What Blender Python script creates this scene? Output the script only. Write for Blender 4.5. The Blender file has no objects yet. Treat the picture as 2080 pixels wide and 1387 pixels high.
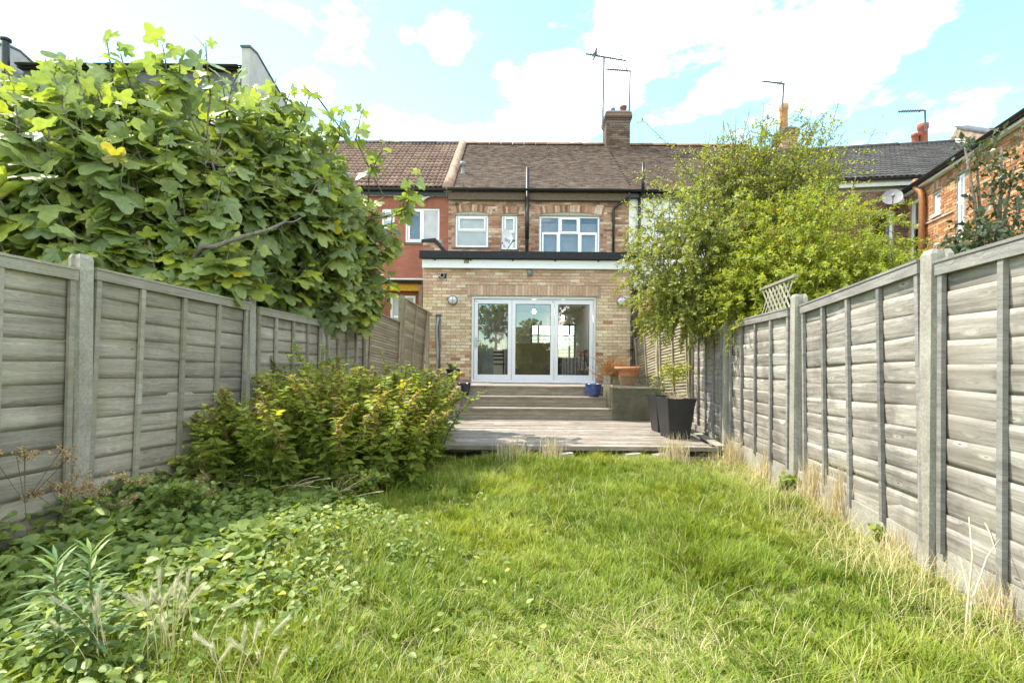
import bpy, math, random
import numpy as np
from mathutils import Vector, Matrix
R = math.radians
S = bpy.context.scene
COL = S.collection
rng = np.random.default_rng(11)
random.seed(5)
# ------------------------------------------------------------------ camera
CAMZ, FPX, HORY, CX = 1.30, 978.0, 731.0, 1040.0
ROLL = R(0.5)
cd = bpy.data.cameras.new('camera'); cam = bpy.data.objects.new('camera', cd); COL.objects.link(cam)
cd.sensor_width = 36; cd.lens = 36 * FPX / 2080; cd.shift_y = (HORY - 693.5) / 2080
cd.clip_start = 0.05; cd.clip_end = 2000
cam.location = (0, 0, CAMZ); cam.rotation_euler = (math.pi / 2, -ROLL, 0)
S.camera = cam
# ------------------------------------------------------------------ sun, sky, exposure
SUN_EL, SUN_AZ = R(57), R(-72)          # azimuth from +Y towards +X
SUN_DIR = Vector((math.sin(SUN_AZ) * math.cos(SUN_EL), math.cos(SUN_AZ) * math.cos(SUN_EL), math.sin(SUN_EL)))
sl = bpy.data.lights.new('sun', 'SUN'); sl.energy = 2.0; sl.angle = R(0.55); sl.color = (1.0, 0.92, 0.78)
so = bpy.data.objects.new('sun', sl); COL.objects.link(so)
so.rotation_euler = (-SUN_DIR).to_track_quat('-Z', 'Y').to_euler(); so.location = (-8, 6, 12)
S.view_settings.view_transform = 'Standard'; S.view_settings.look = 'None'
S.view_settings.exposure = 2.2; S.view_settings.gamma = 1.0
S.view_settings.use_curve_mapping = False
W = bpy.data.worlds.new('World'); S.world = W; W.use_nodes = True
def build_world():
    nt = W.node_tree; nt.nodes.clear(); L = nt.links.new
    def n(t, **k):
        x = nt.nodes.new(t)
        for a, b in k.items(): setattr(x, a, b)
        return x
    sky = n('ShaderNodeTexSky', sky_type='NISHITA', sun_disc=False, sun_elevation=SUN_EL, sun_rotation=SUN_AZ % (2 * math.pi),
            air_density=1.0, dust_density=0.15, ozone_density=1.6)
    tc = n('ShaderNodeTexCoord')
    # cloud deck: direction projected on a plane, fractal noise
    sep = n('ShaderNodeSeparateXYZ'); L(tc.outputs['Generated'], sep.inputs[0])
    def math_(op, a, b=None, c=None):
        x = n('ShaderNodeMath', operation=op)
        for i, v in enumerate((a, b, c)):
            if v is None: continue
            if isinstance(v, (int, float)): x.inputs[i].default_value = v
            else: L(v, x.inputs[i])
        return x.outputs[0]
    nz = n('ShaderNodeTexNoise'); nz.inputs['Scale'].default_value = 5.5; nz.inputs['Detail'].default_value = 7; nz.inputs['Roughness'].default_value = .58
    mp = n('ShaderNodeMapping'); mp.inputs['Scale'].default_value = (1, 1, 1.9); L(tc.outputs['Generated'], mp.inputs[0]); L(mp.outputs[0], nz.inputs['Vector'])
    wob = math_('SUBTRACT', nz.outputs['Fac'], .5)
    # the clouds that stand in view: soft lumps placed by direction, plus an added field out of view
    clouds = [(1245, 165, .21, .06, .72), (1400, 45, .17, .08, .70), (1545, 90, .09, .05, .62), (1715, 125, .10, .075, .70), (1440, 185, .13, .05, .62), (1110, 150, .11, .06, .68), (1250, 110, .09, .05, .65),
              (515, 10, .09, .030, .58), (722, 60, .065, .048, .58), (885, 78, .062, .05, .58), (815, 80, .05, .035, .5), (1800, 0, .09, .010, .8),
              (1130, 262, .30, .035, .5), (1540, 255, .35, .05, .42), (800, 268, .22, .035, .45), (2000, 230, .22, .05, .45), (60, 120, .03, .02, .3)]
    acc = None
    for px, py, rx, rz, amp in clouds:
        d = Vector(((px - CX) / FPX, 1, (HORY - py) / FPX)); d.normalize()
        sub = n('ShaderNodeVectorMath', operation='SUBTRACT'); L(tc.outputs['Generated'], sub.inputs[0]); sub.inputs[1].default_value = d
        mul = n('ShaderNodeVectorMath', operation='MULTIPLY'); L(sub.outputs[0], mul.inputs[0]); mul.inputs[1].default_value = (1 / rx, 1 / max(rx, .2), 1 / rz)
        ln = n('ShaderNodeVectorMath', operation='LENGTH'); L(mul.outputs[0], ln.inputs[0])
        v = math_('MULTIPLY', math_('SUBTRACT', 1.25, ln.outputs['Value']), amp)
        v = math_('MAXIMUM', v, 0.0)
        acc = v if acc is None else math_('MAXIMUM', acc, v)
    # out of view: added cumulus from low-frequency noise, cover raised for fill light
    nz2 = n('ShaderNodeTexNoise'); nz2.inputs['Scale'].default_value = 2.1; nz2.inputs['Detail'].default_value = 4; L(mp.outputs[0], nz2.inputs['Vector'])
    behind = n('ShaderNodeMapRange'); L(sep.outputs[1], behind.inputs['Value']); behind.inputs['From Min'].default_value = .55; behind.inputs['From Max'].default_value = .2
    gen = math_('MULTIPLY', math_('MAXIMUM', math_('MULTIPLY', math_('SUBTRACT', nz2.outputs['Fac'], .42), 4.5), 0), behind.outputs[0])
    acc = math_('MAXIMUM', acc, gen)
    m = math_('ADD', acc, math_('MULTIPLY', wob, 3.2))
    rp = n('ShaderNodeMapRange'); rp.interpolation_type = 'SMOOTHSTEP'; L(m, rp.inputs['Value'])
    rp.inputs['From Min'].default_value = .28; rp.inputs['From Max'].default_value = 1.15
    msk = math_('MULTIPLY', rp.outputs[0], .97)
    tint = n('ShaderNodeMixRGB', blend_type='MULTIPLY'); tint.inputs[0].default_value = 1; L(sky.outputs[0], tint.inputs[1]); tint.inputs[2].default_value = (.74, .86, .73, 1)
    mix = n('ShaderNodeMixRGB'); L(msk, mix.inputs[0]); L(tint.outputs[0], mix.inputs[1]); mix.inputs[2].default_value = (9.6, 8.7, 7.6, 1)
    bg = n('ShaderNodeBackground'); L(mix.outputs[0], bg.inputs[0]); bg.inputs[1].default_value = 0.15
    out = n('ShaderNodeOutputWorld'); L(bg.outputs[0], out.inputs[0])
build_world()
S.cycles.max_bounces = 10; S.cycles.diffuse_bounces = 7; S.cycles.transparent_max_bounces = 12; S.cycles.transmission_bounces = 8
S.cycles.sample_clamp_indirect = 6; S.cycles.caustics_reflective = False; S.cycles.caustics_refractive = False

def at(px, py, Y):
    u, v = px - CX, HORY - py
    ca, sa = math.cos(ROLL), math.sin(ROLL)
    u, v = u * ca - v * sa, u * sa + v * ca
    return Vector((u * Y / FPX, Y, CAMZ + v * Y / FPX))
# ------------------------------------------------------------------ mesh helpers
class MB:
    def __init__(s): s.v, s.f, s.r, s.m = [], [], [], []
    def add(s, vs, fs, r=0., m=0, M=None):
        o = len(s.v)
        if M is not None: vs = [M @ Vector(p) for p in vs]
        s.v += [tuple(p) for p in vs]
        for f in fs: s.f.append(tuple(i + o for i in f)); s.r.append(r); s.m.append(m)
        return s
    def box(s, a, b, r=0., m=0, M=None):
        x0, y0, z0 = a; x1, y1, z1 = b
        vs = [(x0, y0, z0), (x1, y0, z0), (x1, y1, z0), (x0, y1, z0), (x0, y0, z1), (x1, y0, z1), (x1, y1, z1), (x0, y1, z1)]
        return s.add(vs, [(0, 3, 2, 1), (4, 5, 6, 7), (0, 1, 5, 4), (1, 2, 6, 5), (2, 3, 7, 6), (3, 0, 4, 7)], r, m, M)
    def prism(s, poly, vec, r=0., m=0, M=None):
        n = len(poly); vec = Vector(vec)
        vs = [Vector(p) for p in poly] + [Vector(p) + vec for p in poly]
        fs = [tuple(range(n))[::-1], tuple(range(n, 2 * n))] + [(i, (i + 1) % n, n + (i + 1) % n, n + i) for i in range(n)]
        return s.add(vs, fs, r, m, M)
    def tube(s, pts, rad, n=6, r=0., m=0, cap=True):
        pts = [Vector(p) for p in pts]; k = len(pts)
        if not hasattr(rad, '__len__'): rad = [rad] * k
        vs, fs = [], []
        t0 = (pts[1] - pts[0]).normalized()
        ref = Vector((0, 0, 1)) if abs(t0.z) < .9 else Vector((1, 0, 0))
        a = t0.cross(ref).normalized()
        for i, p in enumerate(pts):
            t = (pts[min(i + 1, k - 1)] - pts[max(i - 1, 0)]).normalized()
            a = (a - t * a.dot(t)).normalized(); b = t.cross(a)
            for j in range(n):
                q = 2 * math.pi * j / n
                vs.append(p + (a * math.cos(q) + b * math.sin(q)) * rad[i])
        for i in range(k - 1):
            for j in range(n):
                fs.append((i * n + j, i * n + (j + 1) % n, (i + 1) * n + (j + 1) % n, (i + 1) * n + j))
        if cap: fs += [tuple(range(n))[::-1], tuple(range((k - 1) * n, k * n))]
        return s.add(vs, fs, r, m)
    def lathe(s, prof, n=20, c=(0, 0, 0), r=0., m=0, cap=True):
        vs, fs = [], []
        for rad, z in prof:
            for j in range(n):
                q = 2 * math.pi * j / n
                vs.append((c[0] + rad * math.cos(q), c[1] + rad * math.sin(q), c[2] + z))
        for i in range(len(prof) - 1):
            for j in range(n):
                fs.append((i * n + j, i * n + (j + 1) % n, (i + 1) * n + (j + 1) % n, (i + 1) * n + j))
        if cap: fs += [tuple(range(n))[::-1], tuple(range((len(prof) - 1) * n, len(prof) * n))]
        return s.add(vs, fs, r, m)
    def mesh(s, name, mats, smooth=False):
        me = bpy.data.meshes.new(name); me.from_pydata(s.v, [], s.f)
        mats = mats if isinstance(mats, (list, tuple)) else [mats]
        for x in mats: me.materials.append(x)
        if len(mats) > 1: me.polygons.foreach_set('material_index', s.m)
        at_ = me.attributes.new('rnd', 'FLOAT', 'FACE'); at_.data.foreach_set('value', s.r)
        if smooth: me.polygons.foreach_set('use_smooth', [True] * len(s.f))
        me.update(); return me
    def build(s, name, mats, parent=None, smooth=False, **tags):
        return put(name, s.mesh(name, mats, smooth), parent, **tags)
def put(name, me, parent=None, loc=None, rot=None, **tags):
    o = bpy.data.objects.new(name, me); COL.objects.link(o)
    if parent is not None: o.parent = parent
    if loc is not None: o.location = loc
    if rot is not None: o.rotation_euler = rot
    for k, v in tags.items(): o[k] = v
    return o
def thing(name, label, category, loc=(0, 0, 0), rot=(0, 0, 0), group=None):
    o = put(name, None, None, loc, rot, label=label, category=category)
    o.empty_display_size = .2
    if group: o['group'] = group
    return o
def copy_tree(o, parent=None):
    c = o.copy(); COL.objects.link(c)
    if parent is not None: c.parent = parent
    for ch in o.children: copy_tree(ch, c)
    return c
def box_obj(name, a, b, m, parent=None, r=0., **tags): return MB().box(a, b, r).build(name, m, parent, **tags)
def batch(name, bv, bf, T, P, rnd, mt, parent=None, smooth=False, **tags):
    """many copies of one small shape joined into one mesh: T (N,3,3), P (N,3)"""
    bv = np.asarray(bv, np.float32); N = len(P)
    V = np.einsum('nij,vj->nvi', T, bv) + P[:, None, :]
    return raw_mesh(name, V.reshape(-1, 3), [tuple(f) for f in bf], len(bv), N, rnd, mt, parent, smooth, **tags)
def raw_mesh(name, V, bf, nv, N, rnd, mt, parent=None, smooth=False, **tags):
    me = bpy.data.meshes.new(name)
    flat = np.concatenate([np.array(f) for f in bf]); sz = np.array([len(f) for f in bf])
    loops = (flat[None, :] + (np.arange(N) * nv)[:, None]).ravel().astype(np.int32)
    tot = np.tile(sz, N); start = np.concatenate([[0], np.cumsum(tot)[:-1]]).astype(np.int32)
    me.vertices.add(len(V)); me.vertices.foreach_set('co', V.astype(np.float32).ravel())
    me.loops.add(len(loops)); me.loops.foreach_set('vertex_index', loops)
    me.polygons.add(len(tot)); me.polygons.foreach_set('loop_start', start)
    if smooth: me.polygons.foreach_set('use_smooth', np.ones(len(tot), bool))
    a = me.attributes.new('rnd', 'FLOAT', 'FACE'); a.data.foreach_set('value', np.repeat(np.asarray(rnd, np.float32), len(bf)))
    me.materials.append(mt); me.update(calc_edges=True); me.validate()
    return put(name, me, parent, **tags)
def frames(d, up):
    """orthonormal frames (N,3,3) with columns x, y=d, z close to up"""
    d = d / np.linalg.norm(d, axis=1, keepdims=True)
    x = np.cross(d, up); x /= np.maximum(np.linalg.norm(x, axis=1, keepdims=True), 1e-6)
    z = np.cross(x, d)
    return np.stack([x, d, z], axis=2)
# ------------------------------------------------------------------ materials
class NT:
    def __init__(s, name):
        s.mat = bpy.data.materials.new(name); s.mat.use_nodes = True
        s.t = s.mat.node_tree; s.t.nodes.clear()
        s.out = s.n('ShaderNodeOutputMaterial'); s.geo = None
    def n(s, t, **k):
        x = s.t.nodes.new(t)
        for a, b in k.items(): setattr(x, a, b)
        return x
    def set(s, sock, v):
        if hasattr(v, 'is_linked') or hasattr(v, 'links'): s.t.links.new(v, sock)
        elif isinstance(v, (tuple, list)) and len(v) == 3 and sock.type == 'RGBA': sock.default_value = (*v, 1)
        else: sock.default_value = v
    def math(s, op, *a, clamp=False):
        x = s.n('ShaderNodeMath', operation=op); x.use_clamp = clamp
        for i, v in enumerate(a): s.set(x.inputs[i], v)
        return x.outputs[0]
    def vmath(s, op, a, b):
        x = s.n('ShaderNodeVectorMath', operation=op); s.set(x.inputs[0], a); s.set(x.inputs[1], b); return x.outputs[0]
    def coord(s, which='Object'): return s.n('ShaderNodeTexCoord').outputs[which]
    def pos(s): return s.n('ShaderNodeNewGeometry').outputs['Position']
    def rnd(s):
        a = s.n('ShaderNodeAttribute', attribute_name='rnd').outputs['Fac']; b = s.n('ShaderNodeObjectInfo').outputs['Random']
        g = s.math('GREATER_THAN', a, 0.0005); return s.math('ADD', s.math('MULTIPLY', a, g), s.math('MULTIPLY', b, s.math('SUBTRACT', 1.0, g)))
    def map(s, v, scale=(1, 1, 1), loc=(0, 0, 0), rot=(0, 0, 0)):
        x = s.n('ShaderNodeMapping'); s.set(x.inputs[0], v); x.inputs['Scale'].default_value = scale; x.inputs['Location'].default_value = loc; x.inputs['Rotation'].default_value = rot
        return x.outputs[0]
    def noise(s, v, scale=5, detail=4, rough=.5, dist=0.):
        x = s.n('ShaderNodeTexNoise'); s.set(x.inputs['Vector'], v); x.inputs['Scale'].default_value = scale; x.inputs['Detail'].default_value = detail
        x.inputs['Roughness'].default_value = rough; x.inputs['Distortion'].default_value = dist; return x.outputs['Fac']
    def voro(s, v, scale=5, feature='F1', rand=1.):
        x = s.n('ShaderNodeTexVoronoi', feature=feature); s.set(x.inputs['Vector'], v); x.inputs['Scale'].default_value = scale; x.inputs['Randomness'].default_value = rand; return x.outputs['Distance']
    def ramp(s, f, stops, interp='LINEAR'):
        x = s.n('ShaderNodeValToRGB'); s.set(x.inputs[0], f); e = x.color_ramp.elements; x.color_ramp.interpolation = interp
        while len(e) < len(stops): e.new(.5)
        for k, (p, c) in zip(e, stops):
            k.position = p; k.color = (c, c, c, 1) if isinstance(c, (int, float)) else (*c, 1)
        return x.outputs[0]
    def mix(s, f, a, b, mode='MIX'):
        x = s.n('ShaderNodeMixRGB', blend_type=mode); s.set(x.inputs[0], f); s.set(x.inputs[1], a); s.set(x.inputs[2], b); return x.outputs[0]
    def bump(s, h, st=.3, d=.01):
        x = s.n('ShaderNodeBump'); s.set(x.inputs['Height'], h); x.inputs['Strength'].default_value = st; x.inputs['Distance'].default_value = d; return x.outputs[0]
    def pbsdf(s, col, rough=.6, spec=.4, metal=0., normal=None, **k):
        x = s.n('ShaderNodeBsdfPrincipled'); s.set(x.inputs['Base Color'], col); s.set(x.inputs['Roughness'], rough)
        s.set(x.inputs['Specular IOR Level'], spec); x.inputs['Metallic'].default_value = metal
        if normal is not None: s.set(x.inputs['Normal'], normal)
        for a, b in k.items(): s.set(x.inputs[a], b)
        return x.outputs[0]
    def done(s, sh): s.t.links.new(sh, s.out.inputs[0]); return s.mat
def plain(name, col, rough=.5, spec=.4, metal=0., var=.12, bump=.0, nscale=14):
    m = NT(name); p = m.pos(); nz = m.noise(p, nscale, 5, .6)
    c = m.mix(1, col, m.ramp(nz, [(.3, 1 - var * 1.4), (.7, 1 + var * .6)]), 'MULTIPLY')
    return m.done(m.pbsdf(c, rough, spec, metal, m.bump(nz, bump, .01) if bump else None))
def wood(name, dark, mid, light, halo=False, stain=.5, warm=None, grain=1.0, dirtcol=(.08, .075, .06), moss=None):
    m = NT(name); r = m.rnd(); c = m.coord()
    off = m.n('ShaderNodeCombineXYZ'); m.set(off.inputs[0], m.math('MULTIPLY', r, 37.)); m.set(off.inputs[1], m.math('MULTIPLY', r, 11.)); m.set(off.inputs[2], m.math('MULTIPLY', r, 53.))
    c = m.vmath('ADD', c, off.outputs[0])
    kd = m.voro(m.map(c, (3.2, 0, 6.0)), 1.9 if halo else 1.95)
    infl = m.ramp(kd, [(0, 1), (.32, 0)])
    cv = m.n('ShaderNodeCombineXYZ'); m.set(cv.inputs[2], m.math('MULTIPLY', infl, .055))
    g = m.vmath('ADD', c, cv.outputs[0])
    n1 = m.noise(m.map(g, (2.4, 6, 40)), 1.6 * grain, 6, .65, .9)
    n2 = m.noise(m.map(g, (1.7, 2, 11)), 1.5, 4, .55, .8)
    f = m.math('ADD', m.math('MULTIPLY', n1, .5), m.math('MULTIPLY', n2, .5))
    col = m.ramp(f, [(.30, dark), (.48, mid), (.68, light)])
    col = m.mix(1, col, m.ramp(r, [(0, .76), (1, 1.14)]), 'MULTIPLY')
    col = m.mix(1, col, m.ramp(m.noise(m.map(c, (14, 14, 60)), 3.2, 5, .7), [(.32, .78), (.66, 1.14)]), 'MULTIPLY')
    if warm: col = m.mix(m.math('MULTIPLY', m.ramp(m.noise(m.pos(), 1.3, 3), [(.45, 0), (.7, 1)]), .6), col, warm, 'MIX')
    knot = m.ramp(kd, [(.0, .25), (.04, .4), (.065, 1)])
    if halo: col = m.mix(m.ramp(kd, [(.06, .0), (.085, .6), (.21, 0)]), col, light)
    col = m.mix(1, col, knot, 'MULTIPLY')
    st = m.noise(m.map(m.pos(), (1, 1, .8)), 2.2, 5, .6, .3)
    col = m.mix(m.math('MULTIPLY', m.ramp(st, [(.5, 0), (.72, 1)]), stain), col, dirtcol)
    if moss:
        sp = m.n('ShaderNodeSeparateXYZ'); m.set(sp.inputs[0], m.pos())
        mz = m.math('MULTIPLY', m.ramp(m.noise(m.pos(), 3.3, 4), [(.42, 0), (.62, 1)]), moss[1]); col = m.mix(mz, col, moss[0])
    return m.done(m.pbsdf(col, .8, .25, 0, m.bump(m.math('SUBTRACT', n1, m.math('MULTIPLY', infl, .3)), .35, .004)))
def leafmat(name, stops, trans=.42, rough=.45, spec=.45, under=None, veins=False, tint=(1.55, 1.45, .55)):
    m = NT(name); r = m.rnd(); col = m.ramp(r, stops)
    nz = m.noise(m.pos(), 22, 3); col = m.mix(1, col, m.ramp(nz, [(.3, .8), (.7, 1.15)]), 'MULTIPLY')
    if veins:
        c = m.coord('UV')
    if under:
        bf = m.n('ShaderNodeNewGeometry').outputs['Backfacing']; col2 = m.mix(m.math('MULTIPLY', bf, .6), col, under)
    else: col2 = col
    p = m.pbsdf(col2, rough, spec)
    t = m.n('ShaderNodeBsdfTranslucent'); m.set(t.inputs[0], m.mix(1, col, tint, 'MULTIPLY'))
    x = m.n('ShaderNodeMixShader'); x.inputs[0].default_value = trans; m.t.links.new(p, x.inputs[1]); m.t.links.new(t.outputs[0], x.inputs[2])
    return m.done(x.outputs[0])
def brickmat(name, stops, rough=.85, blotch=.35):
    m = NT(name); r = m.rnd(); p = m.pos()
    col = m.ramp(r, stops)
    n1 = m.noise(p, 30, 5, .65); n2 = m.noise(p, 1.4, 3)
    col = m.mix(1, col, m.ramp(n1, [(.3, .72), (.7, 1.18)]), 'MULTIPLY')
    col = m.mix(1, col, m.ramp(n2, [(.3, 1 - blotch * .5), (.7, 1 + blotch * .3)]), 'MULTIPLY')
    return m.done(m.pbsdf(col, rough, .2, 0, m.bump(n1, .3, .004)))
def tilemat(name, stops, lichen=None, rough=.8):
    m = NT(name); r = m.rnd(); p = m.pos()
    col = m.ramp(r, stops); n1 = m.noise(p, 16, 6, .7); n2 = m.noise(p, .9, 5, .6)
    col = m.mix(1, col, m.ramp(n1, [(.3, .85), (.7, 1.12)]), 'MULTIPLY'); col = m.mix(1, col, m.ramp(n2, [(.35, .84), (.65, 1.1)]), 'MULTIPLY')
    if lichen: col = m.mix(m.math('MULTIPLY', m.ramp(m.noise(p, 2.6, 7, .75), [(.55, 0), (.7, 1)]), .55), col, lichen)
    return m.done(m.pbsdf(col, rough, .3, 0, m.bump(n1, .2, .005)))
def glassmat(name, refl=.16, tint=(.93, .97, .95), rough=0.):
    m = NT(name)
    fr = m.n('ShaderNodeFresnel'); fr.inputs[0].default_value = 1.5
    f = m.math('ADD', m.math('MULTIPLY', fr.outputs[0], 1.0), refl - .04, clamp=True)
    t = m.n('ShaderNodeBsdfTransparent'); m.set(t.inputs[0], tint)
    g = m.n('ShaderNodeBsdfGlossy'); g.inputs['Roughness'].default_value = rough
    x = m.n('ShaderNodeMixShader'); m.set(x.inputs[0], f); m.t.links.new(t.outputs[0], x.inputs[1]); m.t.links.new(g.outputs[0], x.inputs[2])
    return m.done(x.outputs[0])
M = {}
M['fence_grey'] = wood('fence_grey', (.155, .136, .11), (.315, .283, .232), (.45, .415, .35), stain=.3, moss=((.22, .21, .12), .2))
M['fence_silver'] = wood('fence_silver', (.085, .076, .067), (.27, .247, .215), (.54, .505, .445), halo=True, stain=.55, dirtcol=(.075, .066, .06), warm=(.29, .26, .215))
M['fence_brown'] = wood('fence_brown', (.21, .175, .12), (.32, .275, .19), (.42, .37, .27), stain=.25)
M['rail'] = wood('rail', (.20, .185, .15), (.30, .28, .235), (.40, .375, .32), stain=.3, moss=((.22, .21, .11), .35))
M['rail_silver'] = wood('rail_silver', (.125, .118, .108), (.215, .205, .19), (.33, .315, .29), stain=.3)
M['deck'] = wood('deck', (.15, .125, .10), (.265, .23, .19), (.40, .36, .31), stain=.3, grain=1.4, dirtcol=(.13, .10, .08))
M['step'] = wood('step', (.19, .15, .105), (.30, .25, .185), (.42, .36, .28), stain=.3)
def concrete():
    m = NT('concrete'); p = m.pos(); n1 = m.noise(p, 4, 6, .65); n2 = m.voro(p, 130); n3 = m.noise(p, 60, 3)
    c = m.ramp(n1, [(.3, (.24, .222, .188)), (.55, (.335, .315, .27)), (.75, (.41, .388, .335))])
    c = m.mix(1, c, m.ramp(n3, [(.35, .8), (.65, 1.08)]), 'MULTIPLY'); c = m.mix(m.ramp(n2, [(.05, .5), (.12, 0)]), c, (.12, .11, .10))
    sp = m.n('ShaderNodeSeparateXYZ'); m.set(sp.inputs[0], p)
    lich = m.math('MULTIPLY', m.ramp(m.noise(p, 9, 5, .7), [(.5, 0), (.66, 1)]), m.ramp(sp.outputs[2], [(0, .18), (1, .18)]))
    c = m.mix(lich, c, (.30, .28, .17))
    return m.done(m.pbsdf(c, .9, .2, 0, m.bump(n3, .4, .003)))
M['concrete'] = concrete()
M['brick_buff'] = brickmat('brick_buff', [(0, (.50, .34, .21)), (.2, (.60, .45, .28)), (.55, (.68, .54, .36)), (1, (.75, .63, .45))])
M['brick_pink'] = brickmat('brick_pink', [(0, (.48, .31, .21)), (.5, (.56, .38, .265)), (.9, (.61, .43, .31)), (1, (.67, .53, .39))])
M['brick_orange'] = brickmat('brick_orange', [(0, (.36, .17, .10)), (.5, (.48, .265, .16)), (.85, (.56, .37, .23)), (1, (.68, .53, .37))])
M['brick_brown'] = brickmat('brick_brown', [(0, (.21, .105, .07)), (.4, (.38, .215, .14)), (.8, (.47, .30, .205)), (1, (.64, .51, .40))])
M['brick_dark'] = brickmat('brick_dark', [(0, (.11, .06, .045)), (.5, (.19, .105, .075)), (1, (.27, .16, .11))])
M['brick_chimney'] = brickmat('brick_chimney', [(0, (.075, .047, .036)), (.5, (.135, .09, .068)), (1, (.20, .14, .105))])
M['brick_sun'] = brickmat('brick_sun', [(0, (.27, .11, .05)), (.5, (.42, .21, .10)), (1, (.54, .33, .18))])
M['mortar'] = plain('mortar', (.36, .33, .28), .95, .1, 0, .2)
M['mortar_pale'] = plain('mortar_pale', (.34, .29, .215), .95, .1, 0, .15)
M['red_paint'] = brickmat('red_paint', [(0, (.26, .092, .058)), (.5, (.29, .105, .066)), (1, (.32, .122, .08))], .7, .25)
M['white_render'] = plain('white_render', (.72, .72, .70), .85, .2, 0, .08, .1)
M['shaded_white_render'] = plain('shaded_white_render', (.40, .39, .385), .9, .2, 0, .15, .2, 3)  # white render of the parapets, their shade put into the base colour
M['upvc'] = plain('upvc', (.82, .82, .83), .25, .5, 0, .03)
M['alu'] = plain('alu', (.78, .78, .80), .3, .5, 0, .03)
M['black'] = plain('black', (.018, .018, .02), .4, .4, 0, .2)
M['felt'] = plain('felt', (.022, .022, .025), .75, .3, 0, .35, .4, 20)
M['slate'] = plain('slate', (.10, .10, .11), .6, .4, 0, .25, .2)
M['fascia_brown'] = plain('fascia_brown', (.13, .09, .065), .7, .3, 0, .3)
M['tile_brown'] = tilemat('tile_brown', [(0, (.114, .080, .062)), (.5, (.130, .092, .072)), (1, (.147, .106, .083))], (.23, .21, .165))
M['tile_pan'] = tilemat('tile_pan', [(0, (.13, .08, .06)), (.5, (.18, .112, .083)), (1, (.23, .15, .112))])
M['tile_dark'] = tilemat('tile_dark', [(0, (.045, .042, .042)), (.5, (.062, .058, .057)), (1, (.085, .08, .078))])
M['ridge'] = tilemat('ridge', [(0, (.20, .085, .05)), (.5, (.25, .13, .08)), (1, (.30, .19, .13))], (.22, .2, .16))
M['verge'] = plain('verge', (.34, .24, .175), .9, .2, 0, .3, .3, 6)
M['terracotta'] = plain('terracotta', (.46, .20, .10), .75, .3, 0, .2)
M['pot_red'] = plain('pot_red', (.27, .075, .045), .75, .3, 0, .25)
M['glaze_blue'] = plain('glaze_blue', (.035, .06, .19), .18, .6, 0, .35, 0, 9)
M['glaze_navy'] = plain('glaze_navy', (.012, .016, .035), .2, .5, 0, .3)
M['planter'] = plain('planter', (.028, .029, .032), .45, .4, 0, .25, 0, 5)
M['soil'] = plain('soil', (.06, .045, .03), .95, .1, 0, .4, .6, 40)
M['pipe_clay'] = plain('pipe_clay', (.30, .125, .045), .5, .4, 0, .2)
M['pipe_grey'] = plain('pipe_grey', (.30, .32, .33), .5, .4)
M['metal'] = plain('metal', (.45, .45, .46), .35, .5, 1., .1)
M['aerial'] = plain('aerial', (.10, .095, .10), .5, .4, .3)
M['dish'] = plain('dish', (.70, .70, .70), .45, .4, 0, .08)
M['dish_grey'] = plain('dish_grey', (.21, .21, .22), .5, .4, 0, .2)
M['yellow_wood'] = plain('yellow_wood', (.55, .27, .02), .6, .3, 0, .2)
M['glass'] = glassmat('glass', .115, (.96, .97, .97))
M['glass_up'] = glassmat('glass_up', .10, (.9, .9, .92))
M['frosted'] = plain('frosted', (.36, .39, .41), .35, .5, 0, .1, 0, 3)
M['lace'] = plain('lace', (.44, .43, .44), .6, .4, 0, .15, 0, 4)
def green_glass():
    m = NT('green_glass'); nz = m.noise(m.pos(), 5, 5, .6)
    t = m.n('ShaderNodeBsdfTransparent'); m.set(t.inputs[0], (.86, .88, .84))
    d = m.pbsdf(m.mix(nz, (.13, .125, .095), (.30, .28, .22)), .12, .5)
    x = m.n('ShaderNodeMixShader'); m.set(x.inputs[0], m.ramp(nz, [(.3, .18), (.7, .5)])); m.t.links.new(t.outputs[0], x.inputs[1]); m.t.links.new(d, x.inputs[2])
    return m.done(x.outputs[0])
M['green_glass'] = green_glass()
M['bark'] = plain('bark', (.17, .15, .125), .9, .2, 0, .35, .5, 18)
M['twig'] = plain('twig', (.11, .085, .05), .85, .2, 0, .3)
M['stem_green'] = plain('stem_green', (.12, .15, .05), .6, .3, 0, .3)
M['straw'] = leafmat('straw', [(0, (.50, .40, .22)), (.5, (.66, .56, .36)), (1, (.78, .70, .50))], .25, .6, .3, tint=(1.1, 1.05, .85))
M['fig_leaf'] = leafmat('fig_leaf', [(0, (.18, .24, .10)), (.5, (.265, .325, .115)), (.82, (.34, .395, .085)), (.985, (.40, .44, .05)), (1, (.46, .36, .03))], .40, .42, .55, under=(.24, .285, .17), tint=(1.25, 1.3, .6))
M['olive_leaf'] = leafmat('olive_leaf', [(0, (.155, .205, .05)), (.5, (.245, .29, .06)), (.85, (.35, .375, .065)), (1, (.41, .34, .08))], .42, .45, .45)
M['lime_leaf'] = leafmat('lime_leaf', [(0, (.145, .22, .022)), (.4, (.245, .315, .028)), (.8, (.35, .385, .035)), (1, (.42, .36, .05))], .46, .45, .4)
M['dark_leaf'] = leafmat('dark_leaf', [(0, (.03, .055, .022)), (.6, (.05, .08, .03)), (1, (.085, .10, .04))], .25, .35, .5)
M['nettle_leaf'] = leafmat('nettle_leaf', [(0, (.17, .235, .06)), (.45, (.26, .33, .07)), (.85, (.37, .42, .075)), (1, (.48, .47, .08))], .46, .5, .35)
M['seed_brown'] = leafmat('seed_brown', [(0, (.27, .20, .085)), (.6, (.35, .28, .11)), (1, (.40, .36, .13))], .3, .7, .2)
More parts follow.
